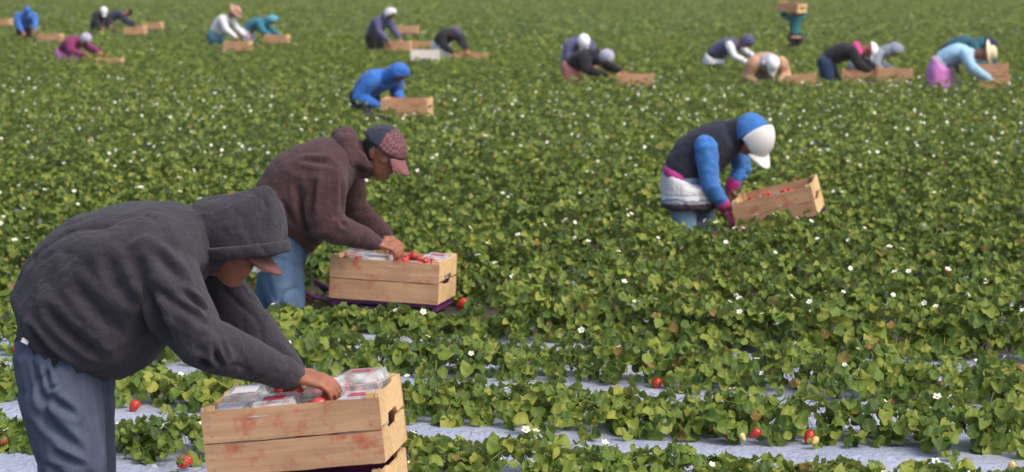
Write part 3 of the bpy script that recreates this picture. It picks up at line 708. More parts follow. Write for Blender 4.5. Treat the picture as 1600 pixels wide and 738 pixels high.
def build_person(base, J, O, label, vox=.006, group=None, s=1.0, far=False):
    """J: joints and torso sections in world space; O: outfit"""
    base = Vector(base); e = empty('person', base, label, 'person', group)
    n, l, u, hc = J['n'], J['l'], J['u'], J['head']; s0 = s; hsc = J.get('hs', 1.0); F = J['F']; L = J['L']
    # --- body, one continuous surface
    mb = MB(); body_t = [(c, a * .80, b * .80) for c, a, b in J['torso']]; mb.loft(body_t, 18)
    for sd_ in ('R', 'L'):
        h, k, a = J['hip' + sd_], J['knee' + sd_], J['ank' + sd_]
        mb.tube([h, (h + k) / 2, k, k * .6 + a * .4, a], [.082 * s, .072 * s, .054 * s, .052 * s, .036 * s], 12, L)
        mb.tube([a - F * .03 - Uz * .03, a + F * .06 - Uz * .04, a + F * .13 - Uz * .05], [.036 * s, (.036 * s, .028 * s), (.036 * s, .020 * s)], 10, L)
        p, q, w_ = J['sh' + sd_], J['el' + sd_], J['wr' + sd_]
        mb.tube([p, (p + q) / 2, q, q * .55 + w_ * .45, w_], [.052 * s, .045 * s, .037 * s, .036 * s, (.025 * s, .021 * s)], 12, L)
        hd = J.get('hd' + sd_, (w_ - q).normalized()); pm = J.get('pm' + sd_, -Uz); tm = J.get('tm' + sd_, (L if sd_ == 'R' else -L))
        hand(mb, w_, hd, pm, tm, s * (1.08 if far else 1.0), J.get('curl', .45))
    mb.tube([J['neck'], hc - u * .06 * s - n * .015 * s], [.060 * s, .056 * s], 12, L)
    add_head(mb, hc, n, l, u, s * hsc)
    bm_ = fuse(mb, 'body', O['skin'], min(vox, .005) if not far else vox, 2 if not far else 2, base)
    if not far:
        q = lambda f, a, z: tuple(hc + n * (f * s) + l * (a * s) + u * (z * s) - base)
        crease(bm_, [(q(.083, .018, .022), q(.078, .042, .022), .012, .004), (q(.083, -.018, .022), q(.078, -.042, .022), .012, .004), (q(.088, -.022, -.054), q(.088, .022, -.054), .004, .003)])
    link('body', bm_, e)
    if not far:
        for sg in (-1, 1):
            em = MB(); cc = hc + n * (.079 * s) + l * (sg * .031 * s) + u * (.022 * s); em.tube([cc - u * .001, cc + u * .001], [.010 * s] * 2, 8, l); link('eye', shiftmesh(em.mesh('eye', M['eye']), base), e)
    # --- trousers
    mb = MB(); pel = (J['hipR'] + J['hipL']) / 2
    lr = O.get('leg', 1.0)
    for sd_ in ('R', 'L'):
        h, k, a = J['hip' + sd_], J['knee' + sd_], J['ank' + sd_]
        mb.tube([h, h * .7 + k * .3, (h + k * 2) / 3, k, k * .5 + a * .5, a + Uz * .01], [(.105 * s * lr, .118 * s * lr), (.105 * s * lr, .115 * s * lr), (.095 * s * lr, .100 * s * lr), .088 * s * lr, .080 * s * lr, .074 * s * lr], 16, L)
    tp = J['torso'][0]; mb.loft([(pel - Uz * .04, L * .16 * s, F * .12 * s), (pel + Uz * .03, L * .175 * s, F * .135 * s), (tp[0] * .6 + pel * .4, L * .17 * s, tp[2].normalized() * tp[2].length * .85), (tp[0] * .9 + J['torso'][1][0] * .1, tp[1] * .88, tp[2] * .88)], 18)
    tm_ = fuse(mb, 'trousers', O['trousers'], vox if far else vox * 1.1, 3 if far else 4, base)
    crease(tm_, [tuple([tuple(Vector(a) - base), tuple(Vector(b) - base), w__, am]) for a, b, w__, am in J.get('tcrease', [])], .006 if not far else .008, 7, (1, 1, .6), 5, .019 if not far else .006, 5)
    link('trousers', tm_, e)
    for sd_ in ('R', 'L'):
        a = J['ank' + sd_]; mb = MB(); z0 = a.z - .055
        mb.tube([Vector((a.x, a.y, .055)) - F * .05, Vector((a.x, a.y, .06)), Vector((a.x, a.y, .05)) + F * .10, Vector((a.x, a.y, .045)) + F * .16], [(.045, .05), (.048, .052), (.048, .042), (.042, .032)], 12, L)
        mb.tube([Vector((a.x, a.y, .08)), Vector((a.x, a.y, .16))], [.05, .05], 12, L); link('boot', shiftmesh(mb.mesh('boot', M['shoe']), base), e)
    # --- jacket
    mb = MB(); mb.loft(J['torso'], 24); jr = O.get('sleeve', 1.0)
    for sd_ in ('R', 'L'):
        p, q, w_ = J['sh' + sd_], J['el' + sd_], J['wr' + sd_]
        end = q * .06 + w_ * .94
        seg = [p, p * .75 + q * .25, (p + q) / 2, p * .15 + q * .85, q, q * .8 + w_ * .2, (q + w_) / 2, q * .25 + w_ * .75, end]
        rr = [.082, .088, .085, .080, .078, .074, .064, .055, .043] if not far else [.094, .092, .083, .078, .078, .074, .064, .055, .043]
        if O.get('vest'): continue
        mb.tube(seg, [x * s * jr for x in rr], 16, L)
    if O.get('collar'):
        nb, hb = J['neck'], hc
        mb.tube([nb - n * .01, nb * .55 + (hb - u * .1 * s) * .45], [.088 * s, .080 * s], 16, L)
    if O.get('hoodup') is not None:
        mb.tube([J['neck'], J['neck'] * .4 + (hc - n * .03 * s) * .6], [.105 * s, .098 * s], 16, L)
    jm = fuse(mb, 'jacket', O['jacket'], vox if not far else vox * 1.2, 12 if not far else 3, base)
    crease(jm, [tuple([tuple(Vector(a) - base), tuple(Vector(b) - base), w__, am * 1.3]) for a, b, w__, am in J.get('jcrease', [])], .007 if not far else .010, 6.5, J.get('jst', (1, 1, 1)), 1, .011 if not far else .006)
    link(O.get('topname', 'jacket'), jm, e)
    if O.get('vest'):
        for sd_ in ('R', 'L'):
            p, q, w_ = J['sh' + sd_], J['el' + sd_], J['wr' + sd_]; mb = MB()
            mb.tube([p, p * .7 + q * .3, (p + q) / 2, p * .15 + q * .85, q, q * .7 + w_ * .3, (q + w_) / 2, q * .06 + w_ * .94], [x * s for x in (.074, .072, .066, .06, .058, .054, .050, .040)], 14, L)
            sm = fuse(mb, 'sleeve', O['vest'], vox, 3, base); crease(sm, [], .006, 11, (1, 1, 1), 3, .017, 8); link('sleeve', sm, e)
    # --- cuffs
    for sd_ in ('R', 'L'):
        q, w_ = J['el' + sd_], J['wr' + sd_]; t = (w_ - q).normalized(); mb = MB(); a = w_ - t * .045 * s; b = w_ - t * .004 * s
        mb.tube([a, (a + b) / 2, b], [.046 * s, .046 * s, .040 * s], 14, L, round_=True); link('cuff', shiftmesh(mb.mesh('cuff', O.get('cuff', O['jacket'])), base), e)
    if O.get('glove'):
        q, w_ = J['elR'], J['wrR']; mb = MB(); hand(mb, w_ + (w_ - q).normalized() * .004, J['hdR'], J['pmR'], J['tmR'], s * 1.12, J.get('curl', .45)); link('glove', fuse(mb, 'glove', O['glove'], .006, 1, base), e)
    if O.get('glasses'):
        gl = link('glasses', None, e)
        q = lambda f, a, z: hc + n * f + l * a + u * z
        mb = MB()
        for sg in (-1, 1): mb.tube([q(.100, sg * .018, .012), q(.094, sg * .052, .012), q(.04, sg * .082, .018), q(-.01, sg * .084, .02)], [.003] * 4, 6, u)
        mb.tube([q(.104, -.016, .014), q(.104, .016, .014)], [.003] * 2, 6, u); bpy.data.objects.remove(gl); gl = link('glasses', shiftmesh(mb.mesh('glasses', M['tyre']), base), e)
        for sg in (-1, 1):
            mb = MB(); mb.tube([q(.112, sg * .018, .0), q(.104, sg * .050, .0)], [(.022, .005), (.020, .005)], 12, u); link('lens', shiftmesh(mb.mesh('lens', O['glasses']), base), gl)
    # --- hem band
    if O.get('hem') is not None:
        mb = MB(); c, a, b = J['torso'][0]; c2, a2, b2 = J['torso'][1]; t = (c2 - c).normalized()
        mb.loft([(c - t * .030 * s, a * .90, b * .90), (c - t * .018 * s, a * .99, b * .99), (c + t * .02 * s, a * 1.03, b * 1.03), (c + t * .035 * s, a * 1.0, b * 1.0)], 28); link('waistband', shiftmesh(mb.mesh('waistband', O['hem']), base), e)
    if O.get('skirt') is not None:
        for nm, m_, t0, t1, g in O['skirt']:
            mb = MB(); c, a, b = J['torso'][0]; rings = []
            for i in range(5):
                t = t0 + (t1 - t0) * i / 4; q1 = max(0, min(1, (t + .08) / .16))
                cc = c * (1 - q1) + (pel + F * .01) * q1 - Uz * (.42 * s * t)
                rings.append((cc, L * ((.175 * (1 - q1) + .205 * q1) * s * g * (1 + .1 * t)), (b.normalized() * (1 - q1) + F * (q1 if b.dot(F) >= 0 else -q1)) * (b.length * (1 - q1) + .165 * s * q1) * g))
            mb.loft(rings, 24); sm = fuse(mb, nm, m_, vox, 2, base); crease(sm, [], .008, 9, (1, 1, .4), 8, .012, 6); link(nm, sm, e)
    # --- head wear
    hw = O.get('hat'); s = s0 * hsc
    if hw:
        kind, m1, m2 = hw
        if kind == 'cap':
            cs = O.get('capscale', 1.0); hc0 = hc; hc = hc0 + n * (.03 * (cs - 1) * 4 * s)
            me = shell(hc, (n, l, u), (.117 * s * cs, .096 * s * cs, .123 * s * cs), lambda q: (q.z > (.040 - .12 * q.x) * s and (q.x > .0 or O.get('hoodup') is None)) if cs == 1.0 else (q.x > .012 * s and q.z > (.035 - .3 * q.x) * s), th=.005, mat=[m1, m2], name='cap', peak=lambda q: q + Vector((0, 0, .008)) * s, planes=[(.12, 1, .040 * s)] if cs == 1.0 else [(.3, 1, .035 * s), (1, 0, .012 * s)], n1=34, n2=48)
            if O.get('capfront'):
                for p_ in me.polygons:
                    cc = p_.center - hc
                    if cc.dot(n) > .012 * s: p_.material_index = 1
            cp = link('cap', shiftmesh(me, base), e)
            link('brim', shiftmesh(brim(hc, n, l, u, s * cs, z0=.036 if cs == 1 else .012, droop=O.get('droop', .35), mat=O.get('brim', m1)), base), cp); hc = hc0
        if kind == 'straw':
            mb = MB(); t = u
            mb.loft([(hc + u * z * s, n * a * s, l * a * s * .92) for z, a in ((.05, .19), (.056, .19), (.064, .105), (.10, .10), (.14, .088), (.155, .05), (.157, .01))], 20)
            link('hat', shiftmesh(mb.mesh('hat', m1), base), e)
        if kind == 'beanie':
            me = shell(hc, (n, l, u), (.112 * s, .092 * s, .124 * s), lambda q: q.z > (.02 - .05 * q.x) * s, th=.008, mat=m1, name='beanie'); link('beanie', shiftmesh(me, base), e)
        if kind == 'scarf':
            me = shell(hc, (n, l, u), (.116 * s, .098 * s, .126 * s), lambda q: not (q.x > .062 * s and -.075 * s < q.z < .05 * s), th=.008, mat=m1, name='headscarf'); link('headscarf', shiftmesh(me, base), e)
    s = s0
    if O.get('hoodup') is not None:
        c0_ = .053 * s; ctr = J.get('hoodc', hc) + n * (.008 * s) + u * (.022 * s); hs = O.get('hoodscale', (.143, .116, .142)); ko = O.get('hoodcut', (.64, -.77, .043))
        def kp(q): return ko[0] * (q.x + .008 * s) + ko[1] * (q.z + .022 * s) < ko[2] * s
        def hpl(d): return [(ko[0], ko[1], (ko[2] + d) * s - ko[0] * .008 * s - ko[1] * .022 * s)]
        def pk(q):
            q = q.copy()
            if O.get('capscale'): return q * (1 + .03 * noise.noise(q * 22))
            if q.z > 0:
                if q.x < 0: fl = 1 - (.25 if not far else .08) * min(1, 4 * abs(q.x) * q.z / (q.x * q.x + q.z * q.z + 1e-9) / 2); q.x *= fl; q.z *= fl
                q.z *= 1 + .17 * max(0, 1 - abs(q.x - .025 * s) / (.09 * s)) ** 1.4; q.y *= 1 - .22 * (q.z / (.16 * s)) ** 2
            wv = noise.noise(q * 22 + Vector((3, 1, 2))); wr = (1 - min(1, abs(noise.noise(q * 13 + Vector((5, 5, 1)))) * 2)) ** 4; return q * (1 + .035 * wv - .055 * wr)
        me = shell(ctr, (n, l, u), tuple(x * s for x in hs), kp, 60, 72, .011, pk, O['hoodup'], 'hood', hpl(0)); hd_ = link('hood', shiftmesh(me, base), e)
        if not far:
            def kp2(q):
                t = ko[0] * (q.x + .008 * s) + ko[1] * (q.z + .022 * s); return ko[2] * s - .024 * s < t < ko[2] * s + .006 * s
            me = shell(ctr, (n, l, u), tuple(x * s * 1.025 for x in hs), kp2, 60, 60, .013, pk, O['hoodup'], 'hood_hem', hpl(.006) + hpl(-.024)); link('hood_hem', shiftmesh(me, base), hd_)
    if O.get('hooddown') is not None:
        mb = MB(); nb = J['neck']; bk = (nb - hc).normalized()
        up_ = J.get('hoodupdir', -n)
        ctr = nb + up_ * .045 * s + bk * .02 * s
        mb.tube([ctr - L * .105 * s - up_ * .05 * s, ctr - L * .07 * s + up_ * .02 * s, ctr + up_ * .05 * s, ctr + L * .07 * s + up_ * .02 * s, ctr + L * .105 * s - up_ * .05 * s], [.045 * s, .058 * s, .068 * s, .058 * s, .045 * s], 12, up_)
        mb.tube([nb - L * .085 * s + (hc - nb) * .25, nb - L * .08 * s + n * .05 * s, nb + n * .085 * s - L * .03 * s], [.030 * s, .028 * s, .025 * s], 10, u)
        mb.tube([nb + L * .085 * s + (hc - nb) * .25, nb + L * .08 * s + n * .05 * s, nb + n * .085 * s + L * .03 * s], [.030 * s, .028 * s, .025 * s], 10, u)
        hm = fuse(mb, 'hood', O['hooddown'], vox * 1.1, 3, base); crease(hm, [], .005, 12, (1, 1, 1), 2, .009, 9); link('hood', hm, e)
    if O.get('hair'):
        me = shell(hc, (n, l, u), (.100 * s, .079 * s, .116 * s), lambda q: q.x < -.01 * s and q.z > (-.045 - q.x * .3) * s, th=.006, mat=M['hair'], name='hair'); link('hair', shiftmesh(me, base), e)
    return e

def seg_ring(p_top, p_bot, L, half):
    c = (p_top + p_bot) / 2; return (c, L * half, (p_top - p_bot) / 2)

# ---- man in the foreground
Y1 = 7.34
def man_front():
    L = Vector((0, 1, 0)); F = Vector((1, 0, 0)); q = lambda x, y, o=0: P(x, y, Y1) + L * o
    n = Vector((.825, 0, -.565)); u = Vector((.565, 0, .825)); yawt = Matrix.Rotation(math.radians(-14), 3, 'Z'); n = yawt @ n; u = yawt @ u; l = u.cross(n).normalized()
    T = [((30, 505), (158, 592), .18), ((18, 462), (185, 592), .205), ((38, 410), (232, 574), .225), ((72, 370), (262, 540), .235), ((115, 338), (285, 505), .24), ((165, 320), (300, 470), .235), ((215, 315), (318, 440), .225), ((262, 315), (330, 420), .20), ((298, 322), (340, 412), .14), ((325, 330), (352, 405), .09)]
    tor = [seg_ring(q(*a), q(*b), L, h) for a, b, h in T]
    base = Vector((q(110, 500).x, Y1, 0))
    J = dict(F=F, L=L, n=n, l=l, u=u, head=q(362, 379), hoodc=q(359, 370), hs=.93, torso=tor, neck=q(322, 372),
             hipR=q(92, 545, -.085), hipL=q(100, 540, .09), kneeR=q(132, 765, -.11), kneeL=q(122, 770, .12), ankR=Vector((q(112, 600).x, Y1 - .13, .09)), ankL=Vector((q(95, 600).x, Y1 + .14, .09)),
             shR=q(264, 398, -.160), elR=q(326, 518, -.20), wrR=q(462, 580, -.09), shL=q(285, 385, .185), elL=q(352, 500, .20), wrL=q(452, 590, .11),
             hdR=Vector((.93, .02, -.16)), pmR=Vector((0, .35, -1)), tmR=Vector((.2, 1, -.3)), hdL=Vector((.9, -.15, -.35)), pmL=Vector((0, 0, -1)), tmL=Vector((0, -1, -.2)), curl=.48)
    o = -.25
    J['jcrease'] = [(q(225, 345, o), q(300, 420, o), .020, .010), (q(232, 400, o), q(290, 520, o), .022, .012), (q(165, 340, o), q(205, 430, o), .025, .008), (q(205, 430, o), q(270, 512, o), .022, .013),
                    (q(262, 430, o), q(330, 490, o), .014, .009), (q(280, 460, o), q(345, 520, o), .013, .009), (q(300, 440, o), q(340, 470, o), .012, .008), (q(310, 520, o), q(350, 560, o), .012, .008), (q(335, 505, o), q(368, 560, o), .011, .008), (q(360, 520, o), q(385, 580, o), .010, .006), (q(380, 540, o), q(415, 590, o), .010, .006),
                    (q(60, 440, -.23), q(200, 560, -.2), .020, .008), (q(40, 480, -.2), q(130, 565, -.18), .016, .008), (q(110, 400, -.25), q(220, 520, -.22), .026, .007), (q(120, 380, -.24), q(190, 360, -.24), .03, .006), (q(150, 560, -.2), q(240, 520, -.2), .02, .006)]
    J['tcrease'] = [(q(60, 540, -.2), q(100, 640, -.2), .014, .008), (q(85, 545, -.2), q(98, 590, -.2), .010, .012), (q(98, 590, -.2), q(112, 585, -.2), .008, .008), (q(90, 600, -.2), q(150, 640, -.2), .015, .010), (q(70, 620, -.2), q(160, 700, -.2), .018, .010), (q(110, 690, -.2), q(175, 720, -.2), .014, .011), (q(80, 700, -.2), q(140, 745, -.2), .015, .010), (q(150, 600, -.2), q(168, 700, -.2), .012, .009), (q(45, 560, -.2), q(80, 700, -.2), .02, .006)]
    J['jst'] = (1, 1, 1)
    grey = C('charcoal fleece', (.033, .028, .038), fade=.35)
    O = dict(skin=M['skin'], trousers=D('worn grey blue denim', (.065, .08, .13), (.19, .21, .28)), jacket=grey, hem=C('charcoal rib', (.034, .028, .036)), cuff=C('charcoal rib', (.034, .028, .036)), hoodup=grey,
             hat=('cap', plain('brown cap cloth', (.10, .045, .04), .8), None), brim=plain('brown cap peak', (.15, .06, .055), .7), droop=.30, hair=True, topname='hooded_jacket', sleeve=.96, glasses=plain('lens with painted glint', (.85, .87, .9), .08, .02, 40, 1.0))  # near-white lens colour paints in a glint at the eye
    e = build_person(base, J, O, 'man in a charcoal hooded jacket bending over the nearest stacked crates', .0055)
    # back pocket flap and belt loop seen at the hip
    mb = MB(); a = q(57, 520, -.175); mb.box((0, 0, 0), (.02, .004, .012), rot=Matrix.Rotation(.5, 3, 'Y')); link('belt_loop', mb.mesh('belt_loop', M['label'], False), e, a - base)
    return e, J
def man_mid():
    Y = furrow(455, 470); L = Vector((0, 1, 0)); F = Vector((1, 0, 0)); q = lambda x, y, o=0: P(x, y, Y) + L * o
    n = Vector((.88, 0, -.475)); u = Vector((.475, 0, .88)); R = Matrix.Rotation(math.radians(-22), 3, 'Z'); n = R @ n; u = R @ u; l = u.cross(n).normalized()
    T = [((398, 300), (492, 390), .17), ((402, 283), (508, 375), .20), ((415, 262), (518, 350), .22), ((435, 240), (530, 325), .23), ((462, 226), (540, 305), .225), ((495, 216), (552, 288), .21), ((525, 214), (560, 272), .16), ((545, 218), (570, 262), .09)]
    tor = [seg_ring(q(*a), q(*b), L, h) for a, b, h in T]; base = Vector((q(440, 400).x, Y, 0))
    J = dict(F=F, L=L, n=n, l=l, u=u, head=q(595, 238, -.02), torso=tor, neck=q(556, 246),
             hipR=q(436, 382, -.09), hipL=q(446, 378, .09), kneeR=q(452, 470, -.12), kneeL=q(420, 480, .12), ankR=Vector((q(445, 400).x, Y - .14, .09)), ankL=Vector((q(410, 400).x, Y + .12, .09)),
             shR=q(520, 268, -.165), elR=q(514, 345, -.23), wrR=q(588, 376, -.10), shL=q(535, 262, .19), elL=q(545, 335, .24), wrL=q(600, 372, .13),
             hdR=Vector((.9, .1, -.25)), pmR=Vector((0, .3, -1)), tmR=Vector((.3, 1, -.2)), curl=.55)
    o = -.26
    J['jcrease'] = [(q(500, 250, o), q(492, 330, o), .02, .012), (q(540, 255, o), q(540, 320, o), .018, .010), (q(498, 335, o), q(552, 345, o), .014, .007), (q(470, 280, -.22), q(490, 370, -.2), .025, .010), (q(440, 300, -.22), q(480, 370, -.2), .02, .008), (q(420, 290, -.2), q(470, 380, -.2), .02, .008), (q(450, 240, -.2), q(520, 250, -.22), .02, .008)]
    br = C('brown fleece', (.064, .028, .030), fade=.3); plaid, pn, pp = newmat('brown plaid cap cloth'); ch = N(pn, 'ShaderNodeTexChecker', i_Scale=70.0); ch.inputs[1].default_value = (.20, .07, .075, 1); ch.inputs[2].default_value = (.07, .03, .04, 1)
    pn.links.new(objco(pn), ch.inputs[0]); pn.links.new(ch.outputs[0], pp.inputs['Base Color']); pp.inputs['Roughness'].default_value = .8
    O = dict(skin=M['skin'], trousers=D('faded blue denim', (.06, .11, .19), (.17, .25, .35)), jacket=br, hem=C('brown rib', (.06, .026, .03)), cuff=C('brown rib', (.06, .026, .03)), hooddown=br, collar=True,
             hat=('cap', C('navy cap cloth', (.03, .03, .055)), plaid), capfront=True, brim=plain('plaid peak', (.20, .075, .08), .7), droop=.75, hair=True, topname='hooded_jacket', leg=.98)
    J['hoodupdir'] = (Vector((-.35, 0, .95))).normalized()
    return build_person(base, J, O, 'man in a brown jacket and plaid cap placing berries into a crate', .009), J, Y
def woman():
    Y = furrow(1085, 355); yaw = math.radians(-18); F = Vector((math.cos(yaw), math.sin(yaw), 0)); L = Vector((-F.y, F.x, 0)); q = lambda x, y, o=0: P(x, y, Y) + L * o
    n = (F * .60 - Uz * .80); R = Matrix.Rotation(math.radians(-28), 3, 'Z'); n = (R @ n).normalized(); u = (R @ (F * .80 + Uz * .60)).normalized(); l = u.cross(n).normalized()
    T = [((1040, 258), (1092, 292), .185), ((1046, 240), (1106, 284), .185), ((1060, 218), (1120, 276), .18), ((1082, 202), (1132, 262), .18), ((1105, 193), (1145, 250), .18), ((1125, 188), (1155, 240), .15), ((1140, 192), (1160, 228), .08)]
    tor = [seg_ring(q(*a), q(*b), L, h) for a, b, h in T]; base = Vector((q(1080, 300).x, Y, 0))
    J = dict(F=F, L=L, n=n, l=l, u=u, head=q(1174, 209, -.05), torso=tor, neck=q(1148, 212),
             hipR=q(1070, 285, -.08), hipL=q(1080, 283, .08), kneeR=q(1078, 372, -.10), kneeL=q(1098, 372, .10), ankR=Vector((q(1075, 300).x, Y - .12, .09)), ankL=Vector((q(1095, 300).x, Y + .12, .09)),
             shR=q(1113, 226, -.17), elR=q(1122, 285, -.20), wrR=q(1140, 322, -.12), shL=q(1130, 222, .17), elL=q(1150, 268, .20), wrL=q(1133, 296, .14), curl=.5,
             hdL=Vector((-.3, -.2, -.9)), hdR=Vector((.45, 0, -.9)), pmR=Vector((-.8, .4, -.4)), tmR=Vector((.5, .8, .2)))
    bl = C('bright blue knit', (.045, .17, .48), fade=.35)
    wc = plain('white cap cloth', (.64, .62, .61), .8, .04)
    m, nn, pp = newmat('striped skirt cloth'); tc = objco(nn); sp = nn.nodes.new('ShaderNodeSeparateXYZ'); nn.links.new(tc, sp.inputs[0]); ns = N(nn, 'ShaderNodeTexNoise', i_Scale=6.0); nn.links.new(tc, ns.inputs[0])
    f = mathn(nn, 'FRACT', mathn(nn, 'ADD', mathn(nn, 'MULTIPLY', sp.outputs[2], 16.0), mathn(nn, 'MULTIPLY', ns.outputs[0], 1.6)))
    nn.links.new(ramp(nn, f, [(0, (.62, .62, .68)), (.45, (.6, .6, .66)), (.55, (.13, .17, .26)), (.7, (.5, .52, .58)), (.8, (.25, .22, .3))]), pp.inputs['Base Color']); pp.inputs['Roughness'].default_value = .9
    O = dict(skin=M['skin'], trousers=D('light blue denim', (.13, .22, .34), (.30, .42, .54)), jacket=C('black quilted vest', (.012, .015, .030), fade=.4), vest=bl, cuff=C('magenta cuff', (.50, .035, .22)), hem=C('magenta hem', (.45, .04, .25)),
             skirt=[('white_shirt', C('white shirt', (.66, .64, .68), fade=.1), -.02, .18, 1.06), ('skirt', m, .15, .31, 1.05), ('skirt_hem', C('dark skirt hem', (.035, .018, .03)), .30, .38, 1.03)],
             hat=('cap', wc, None), brim=wc, droop=.2, capscale=1.24, hoodup=bl, hoodscale=(.130, .104, .112), hoodcut=(.92, -.3, .02), topname='vest', leg=.80, glove=C('pink glove', (.55, .10, .25)))
    return build_person(base, J, O, 'woman in a black vest, bright blue sleeves and white cap reaching to the ground', .010), J, Y

# ---- everybody further out, posed by a small solver: lean is chosen so that the head's top comes where it is in the photo
def far_person(px, cut, top, yaw_deg, label, O, hip=.80, s=.95, reach=(.55, .62), turn=0, lean=None, wide=1.0, armdown=True, off=0.0, carry=None, group=None):
    Y = furrow(px, cut) + off; X = (px - 800) / FPX * Y; ztop = P(px, top, Y).z
    yaw = math.radians(yaw_deg); F = Vector((math.cos(yaw), math.sin(yaw), 0)); L = Vector((-F.y, F.x, 0))
    def pose(a):
        pel = Vector((0, 0, hip)) - F * (.16 * math.sin(a))
        d = F * math.sin(a) + Uz * math.cos(a); up = -F * math.cos(a) + Uz * math.sin(a)     # 'up' is the back side
        spine = [pel + d * (.50 * s * t) + up * (.05 * math.sin(t * PI)) for t in (0, .2, .4, .6, .8, 1)]
        b = min(a * 1.05 + .35, 2.2); b = a + .30 if a > .3 else a + .1
        hd = F * math.sin(b * .85) + Uz * math.cos(b * .85)
        hc = spine[-1] + hd * .15 * s
        return pel, d, up, spine, hd, hc
    lo, hi = .15, 1.95
    if lean is None:
        for _ in range(30):
            m_ = (lo + hi) / 2; pel, d, up, spine, hd, hc = pose(m_)
            z = max(hc.z + (hd.z * .12 + .06) * s, spine[4].z + .14 * s)
            if z > ztop: lo = m_
            else: hi = m_
        a = (lo + hi) / 2
    else: a = lean
    pel, d, up, spine, hd, hc = pose(a); base = Vector((X, Y, 0)) - F * (.12 * math.sin(a) * 1.2)
    tk = [.125, .135, .14, .14, .12, .06]; wd_ = [.155, .165, .18, .19, .17, .07]
    tor = [(base + p, L * (w_ * s * wide), up * (t_ * s)) for p, t_, w_ in zip(spine, tk, wd_)]
    nn = Matrix.Rotation(math.radians(turn), 3, 'Z') @ (hd.cross(L) * -1); n = (Matrix.Rotation(math.radians(turn), 3, 'Z') @ (F * hd.z - Uz * hd.dot(F))).normalized(); u = (Matrix.Rotation(math.radians(turn), 3, 'Z') @ hd).normalized(); l = u.cross(n).normalized()
    J = dict(F=F, L=L, n=n, l=l, u=u, head=base + hc, torso=tor, neck=base + spine[-1], curl=.5)
    for sd_, sg in (('R', -1), ('L', 1)):
        J['hip' + sd_] = base + pel + L * sg * .085 * s - Uz * .02; J['ank' + sd_] = base + L * sg * .11 + Vector((0, 0, .09)) + F * (.08 * sg)
        hk = (J['hip' + sd_] + J['ank' + sd_]) / 2; J['knee' + sd_] = hk + F * max(.04, (.86 - hip) * .7)
        sh = base + spine[4] + L * sg * .165 * s * wide - up * .01; J['sh' + sd_] = sh
        if carry: wr = base + Vector((0, 0, carry[1])) + F * carry[0] + L * sg * .14
        else: wr = base + F * (reach[0] + (.06 if sg > 0 else 0)) + Uz * (reach[1] + (.05 if sg > 0 else 0)) + L * sg * .13
        mx = .50 * s; v = wr - sh
        if v.length > mx: wr = sh + v.normalized() * mx
        mid_ = (sh + wr) / 2; bend = math.sqrt(max(0, (.26 * s) ** 2 - ((wr - sh).length / 2) ** 2)); J['wr' + sd_] = wr; J['el' + sd_] = mid_ + (L * sg * .5 - F * .6 - Uz * .2).normalized() * bend
        J['hd' + sd_] = (wr - J['el' + sd_]).normalized()
    J['hoodupdir'] = up.normalized()
    Y_ = Y
    return build_person(base, J, O, label, .0125, group, s, True), Y, X

front, J1 = man_front(); midman, J2, Y2 = man_mid(); wom, J3, Y3 = woman()
GP = 'field workers picking further back'
navy = C('navy cloth', (.018, .022, .06)); black = C('black cloth', (.014, .013, .018)); royal = C('royal blue cloth', (.035, .15, .50), fade=.25); white = C('white cloth', (.70, .70, .72), fade=.08)
grey = C('blue grey fleece', (.24, .27, .33), fade=.15); teal = C('teal cloth', (.03, .17, .24)); pink = C('pink cloth', (.62, .22, .55), fade=.15); maroon = C('magenta maroon cloth', (.20, .025, .10)); purp = C('slate purple cloth', (.085, .08, .17), fade=.25)
tan = C('tan cloth', (.50, .29, .18), fade=.2); rust = C('rust red cloth', (.36, .10, .09)); lblue = C('pale blue shirt', (.34, .55, .74), fade=.15); salmon = C('salmon trousers', (.55, .20, .19)); lilac = C('lilac knit', (.42, .38, .52))
jeans = D('mid blue denim', (.09, .15, .24), (.22, .31, .42)); straw = plain('straw hat weave', (.42, .24, .17), .9); wcap = plain('white cap cloth far', (.82, .82, .85), .8, .03); dkteal = C('dark teal jacket', (.02, .10, .13))
tealj = D('teal blue denim', (.05, .16, .22), (.12, .27, .34)); khaki = C('khaki cloth', (.35, .30, .24)); palegrey = C('pale grey scarf', (.42, .40, .50)); creamhat = plain('cream hat weave', (.66, .58, .38), .9)
sk = M['skin2']
